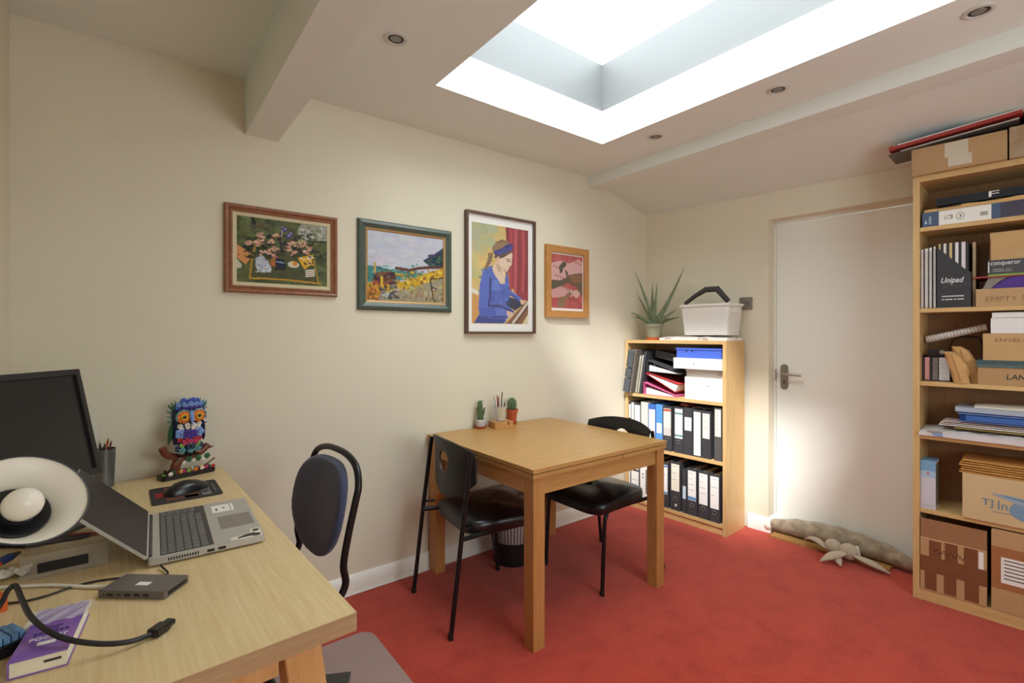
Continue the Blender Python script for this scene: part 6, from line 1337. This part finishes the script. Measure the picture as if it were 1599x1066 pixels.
t = carton('cardboard_box', 'cardboard box handwritten ENVELOPES under the white paper', ue_, UMAX, zc, h3, 0.008, 0.21, mat('tan_card', (192, 156, 108), 0.85), seam=False)
text('handwriting', 'ENVELOPES', mat('faint_pencil', (128, 100, 68), 0.8), t, tu(1554) - ue_ + 0.078, -0.0008, h3 - 0.030, 0.156, 0.017, bold=-0.01)
zc += h3 + 0.0008; up_ = tu(1547)
for k, lb_ in enumerate(('lower thick stack of white paper on the ENVELOPES box', 'upper stack of white paper with torn film on the ENVELOPES box')):
    hh = 0.068 if k == 0 else 0.022
    tt3 = tthing('paper_stack', lb_, 'paper', up_ + 0.004 * k, zc, 0.012 + 0.003 * k); obj('sheets', B(0, 0, 0, UMAX - up_ - 0.004 * k, 0.20, hh), mat('bright_paper', (226, 224, 222), 0.7), tt3, bevel=0.001)
    obj('top_sheet', B(0.002, 0.001, hh + 0.0002, UMAX - up_ - 0.004, 0.198, hh + 0.0022), mat('grey_sheet', (176, 172, 170), 0.4), tt3); zc += hh + 0.003
# ---- shelf D (0.809)
z = Zt[2]
t = tthing('mailing_bag', 'white plastic mailing bag spilling over the fourth shelf edge', 'parcel', TT + 0.002, z, -0.016)
obj('bag', lambda bm: pillow(bm, 0, UMAX - TT - 0.004, 0.0, 0.25, 0.044, 5.0, 18, 9, ex=0.16), mat('mail_film', (214, 210, 210), 0.28, var=0.03, scale=14, bump=0.35, bscale=24), t, ang=60)
obj('blue_label', B(0.05, -0.0044, 0.006, 0.085, -0.0036, 0.017), mat('label_blue', (126, 162, 206), 0.6), t); obj('grey_print', lambda bm: box(bm, 0.028, -0.0046, 0.020, 0.085, -0.0038, 0.027), mat('grey_print_ink', (150, 142, 138), 0.6), t)
zc = z + 0.0455
tt3 = tthing('buff_folder', 'olive and buff folders on top of the white mailing bag', 'folder', tu(1490), zc, 0.01); obj('folder', B(0, 0, 0, UMAX - tu(1490), 0.2, 0.006), mat('olive_card', (150, 126, 70), 0.7), tt3); obj('folder', B(0.01, 0.002, 0.0062, UMAX - tu(1490), 0.2, 0.010), mat('green_card', (96, 110, 60), 0.7), tt3)
zc += 0.0108
for k, (px0, lb_) in enumerate(((1466, 'white envelope lowest under the blue case'), (1468, 'cream envelope between two others under the blue case'), (1472, 'pinkish envelope directly under the blue case'))):
    c = ((226, 220, 214), (214, 204, 196), (206, 180, 176))[k]
    tt3 = tthing('envelope', lb_, 'envelope', tu(px0), zc, 0.006 + 0.004 * k, group='letters under the blue case'); w_ = UMAX - 0.02 - tu(px0)
    obj('envelope', lambda bm: pillow(bm, 0, w_, 0, 0.16, 0.006, k * 2.0, ex=0.15), mat('envelope_%d' % k, c, 0.7), tt3, ang=60); obj('flap', lambda bm: prism(bm, [(0.02, 0.02), (w_ - 0.02, 0.02), (w_ / 2, 0.09)], 0.0066, 0.0072), mat('envelope_%d' % k, c, 0.7), tt3); zc += 0.0078
uo = tu(1492); hb2 = 0.070
t = tthing('organiser_case', 'blue plastic organiser case with a clear lid on the fourth shelf', 'case', uo, zc, 0.0, rz=0.0); w_ = UMAX - uo
blue_pl = clear('blue_plastic', (44, 84, 158), 0.85, 0.2)
obj('tray', lambda bm: frust(bm, 0.006, 0.006, w_ - 0.006, 0.20, 0.0, hb2 * 0.72, 0.005, 0.003), blue_pl, t)
obj('lid', lambda bm: frust_lid(bm, 0, 0, w_, 0.206, hb2 * 0.70, hb2), clear('frosted_lid', (190, 204, 220), 0.7, 0.25), t, bevel=0.002)
obj('latch', B(w_ * 0.06, -0.001, hb2 * 0.14, w_ * 0.46, 0.0055, hb2 * 0.48), mat('blue_latch', (60, 104, 176), 0.3), t, bevel=0.002)
obj('ridge', lambda bm: (box(bm, 0.008, 0.002, hb2 * 0.56, w_ - 0.008, 0.0068, hb2 * 0.60), box(bm, 0.012, 0.004, hb2 * 0.04, w_ - 0.012, 0.0075, hb2 * 0.08)), mat('pale_blue_ridge', (130, 160, 196), 0.3), t)
zc += hb2 + 0.0008
t = tthing('wrapped_packet', 'cream packet in clear film lying on the blue case', 'packet', tu(1521), zc, 0.012); obj('packet', lambda bm: pillow(bm, 0, UMAX - tu(1521), 0, 0.18, 0.022, 7.0, ex=0.2), mat('cream_film', (214, 206, 190), 0.25, bump=0.3, bscale=40), t, ang=60); obj('seal_strip', B(0.0, -0.002, 0.0, 0.006, 0.178, 0.002), mat('seal_white', (226, 222, 216), 0.4), t)
# ---- shelf E (0.447)
z = Zt[1]
ua_, ub_ = max(tu(1430), TT + 0.001), tu(1461)
h = tw(1440, 719) - z
t = tthing('appliance_box', 'narrow white and pale blue box standing alone at the left', 'box', ua_, z, 0.014); w_ = ub_ - ua_
obj('body', B(0, 0, 0, w_, 0.12, h), mat('glossy_white_card', (206, 206, 214), 0.35), t, bevel=0.001)
bl = mat('sky_blue_print', (120, 168, 204), 0.4)
obj('blue_band', B(0.0005, -0.0006, h * 0.80, w_ - 0.0005, -0.0001, h - 0.001), bl, t); obj('blue_band', B(0.0005, -0.0006, h * 0.66, w_ - 0.0005, -0.0001, h * 0.80), mat('pale_sky_print', (170, 196, 218), 0.4), t); obj('blue_top', B(0.001, 0.0, h + 0.0001, w_ - 0.001, 0.119, h + 0.0006), bl, t)
obj('red_badge', B(w_ * 0.42, -0.0011, h * 0.72, w_ * 0.58, -0.0007, h * 0.77), mat('badge_red', (176, 110, 110), 0.6), t)
obj('small_print', lambda bm: [box(bm, w_ * 0.08, -0.0006, h * 0.04 + 0.008 * k, w_ * 0.9, -0.0001, h * 0.04 + 0.0014 + 0.008 * k) for k in range(2)], mat('grey_ink', (150, 150, 160), 0.7), t); obj('side_print', B(w_ - 0.0001, 0.004, h * 0.05, w_ + 0.0005, 0.116, h * 0.95), mat('side_olive', (112, 112, 92), 0.5, var=0.3, scale=30), t)
ua_ = tu(1503, 0.0); h = tw(1503, 737, 0.0) - z
t = carton('cardboard_box', 'pale cardboard box printed TJ with a blue plane emblem', ua_, UMAX, z, h, -0.006, 0.25, mat('pale_card', (206, 182, 138), 0.8, var=0.04, scale=6, bump=0.05, bscale=60), seam=False)
bi = mat('blue_grey_ink', (104, 134, 158), 0.7)
tx = tu(1567, 0.0) - ua_; tz = tw(1555, 787, 0.0) - z
text('print_lettering', 'TJ', bi, t, tx - 0.052, -0.0008, tz, 0.038, 0.040); text('print_lettering', 'In', bi, t, tx - 0.002, -0.0008, tz, 0.030, 0.040)
obj('emblem_disc', lambda bm: prism(bm, [(tx + 0.085 + 0.068 * math.cos(2 * PI * k / 28), tz - 0.012 + 0.045 * math.sin(2 * PI * k / 28)) for k in range(28)], -0.0006, -0.0001, 'y'), mat('emblem_blue', (120, 152, 178), 0.7), t)
obj('emblem_plane', lambda bm: prism(bm, [(tx - 0.045, tz + 0.047), (tx + 0.01, tz + 0.050), (tx + 0.13, tz + 0.038), (tx + 0.15, tz + 0.012), (tx + 0.06, tz + 0.012)], -0.0012, -0.0007, 'y'), mat('emblem_pale', (150, 172, 186), 0.7), t)
obj('emblem_plane', lambda bm: prism(bm, [(tx - 0.01, tz + 0.047), (tx + 0.12, tz + 0.036), (tx + 0.10, tz + 0.028), (tx + 0.02, tz + 0.038)], -0.0018, -0.0013, 'y'), bi, t)
obj('small_print', B(tx - 0.035, -0.0006, tz - 0.036, tx + 0.03, -0.0001, tz - 0.031), mat('faint_print', (160, 148, 130), 0.8), t)
zc = z + h + 0.0008
for k in range(6):
    tt3 = tthing('brown_envelope', ['lowest', 'second lowest', 'third', 'fourth', 'second highest', 'highest'][k] + ' brown envelope in the stack on the TJ box', 'envelope', ua_ - 0.012 + 0.004 * (k % 3), zc, -0.004 + 0.005 * k, group='brown envelopes on the TJ box')
    w_ = UMAX - ua_ - 0.004; m_ = mat('manila_%d' % (k % 2), ((190, 134, 66), (206, 150, 80))[k % 2], 0.7)
    obj('envelope', lambda bm: pillow(bm, 0, w_, 0, 0.22, 0.009, k * 1.3, ex=0.10), m_, tt3, ang=60); obj('flap', lambda bm: prism(bm, [(0.0, 0.03), (0.05, 0.06), (0.05, 0.16), (0.0, 0.19)], 0.0094, 0.0098), m_, tt3); zc += 0.0102
# ---- bottom
z = Zt[0]
ua_, ub_ = TT + 0.003, tu(1541, -0.005); h = tw(1430, 806, -0.005) - z; w_ = ub_ - ua_
t = carton('cardboard_box', 'brown carton patched with dark tape at the foot of the bookcase', ua_, ub_, z, h * 0.73, -0.004, 0.25, mat('carton_tan', (186, 150, 106), 0.85, var=0.04, scale=8), seam=False)
obj('open_flap', B(0.001, 0.0, h * 0.7305, w_ - 0.001, 0.003, h), mat('carton_brown', (156, 112, 76), 0.85, var=0.04, scale=10), t); obj('open_flap', B(0.001, 0.246, h * 0.7305, w_ - 0.001, 0.249, h), card2, t); obj('side_flap', B(w_ - 0.0035, 0.004, h * 0.7305, w_ - 0.001, 0.245, h * 0.96), mat('flap_pale', (180, 168, 148), 0.8), t)
tp = mat('brown_tape', (124, 80, 52), 0.35, var=0.08, scale=20)
hb3 = h * 0.73
obj('tape_band', B(0.0, -0.0008, hb3 * 0.36, w_, -0.0001, hb3 * 0.66), tp, t)
for a, b, c, d in ((0.14, 0.33, 0.662, 0.97), (0.385, 0.58, 0.662, 0.99), (0.67, 0.87, 0.662, 0.99), (0.07, 0.26, 0.02, 0.358), (0.37, 0.56, 0.02, 0.358), (0.68, 0.89, 0.02, 0.358)):
    obj('tape_strip', B(w_ * a, -0.0008, hb3 * c, w_ * b, -0.0001, hb3 * d), tp, t)
obj('white_label', B(w_ * 0.885, -0.0008, hb3 * 0.66, w_ * 0.955, -0.0001, hb3 * 0.97), paper, t)
obj('faded_writing', lambda bm: [box(bm, w_ * (0.22 + 0.035 * k), -0.0013, hb3 * (0.76 + 0.03 * math.sin(k * 2)), w_ * (0.24 + 0.035 * k), -0.0009, hb3 * (0.80 + 0.03 * math.sin(k * 2))) for k in range(14)], mat('dark_brown_ink', (84, 52, 36), 0.7), t)
obj('top_rim', B(0.0, -0.0012, hb3 - 0.0015, w_, -0.0001, hb3 + 0.001), mat('rim_pale', (220, 190, 146), 0.8), t)
ub2 = tu(1548, -0.002)
t = carton('cardboard_box', 'taped cardboard carton with a white address label, bottom right', ub2, UMAX, z, tw(1548, 826, -0.002) - z, -0.002, 0.25, mat('carton_tan', (186, 150, 106), 0.85)); h = tw(1548, 826, -0.002) - z; w_ = UMAX - ub2
obj('tape_band', B(0.0, -0.0008, h * 0.28, w_, -0.0001, h * 0.80), mat('carton_tape', (164, 112, 72), 0.3), t)
l0 = tu(1563, -0.002) - ub2
lb = obj('address_label', B(l0, -0.0016, h * 0.36, l0 + 0.16, -0.0010, h * 0.68), paper, t)
obj('label_print', lambda bm: [box(bm, l0 + 0.010, -0.0022, h * (0.64 - 0.045 * k), l0 + 0.12 - 0.02 * (k % 3), -0.0017, h * (0.652 - 0.045 * k)) for k in range(6)], ink, lb)
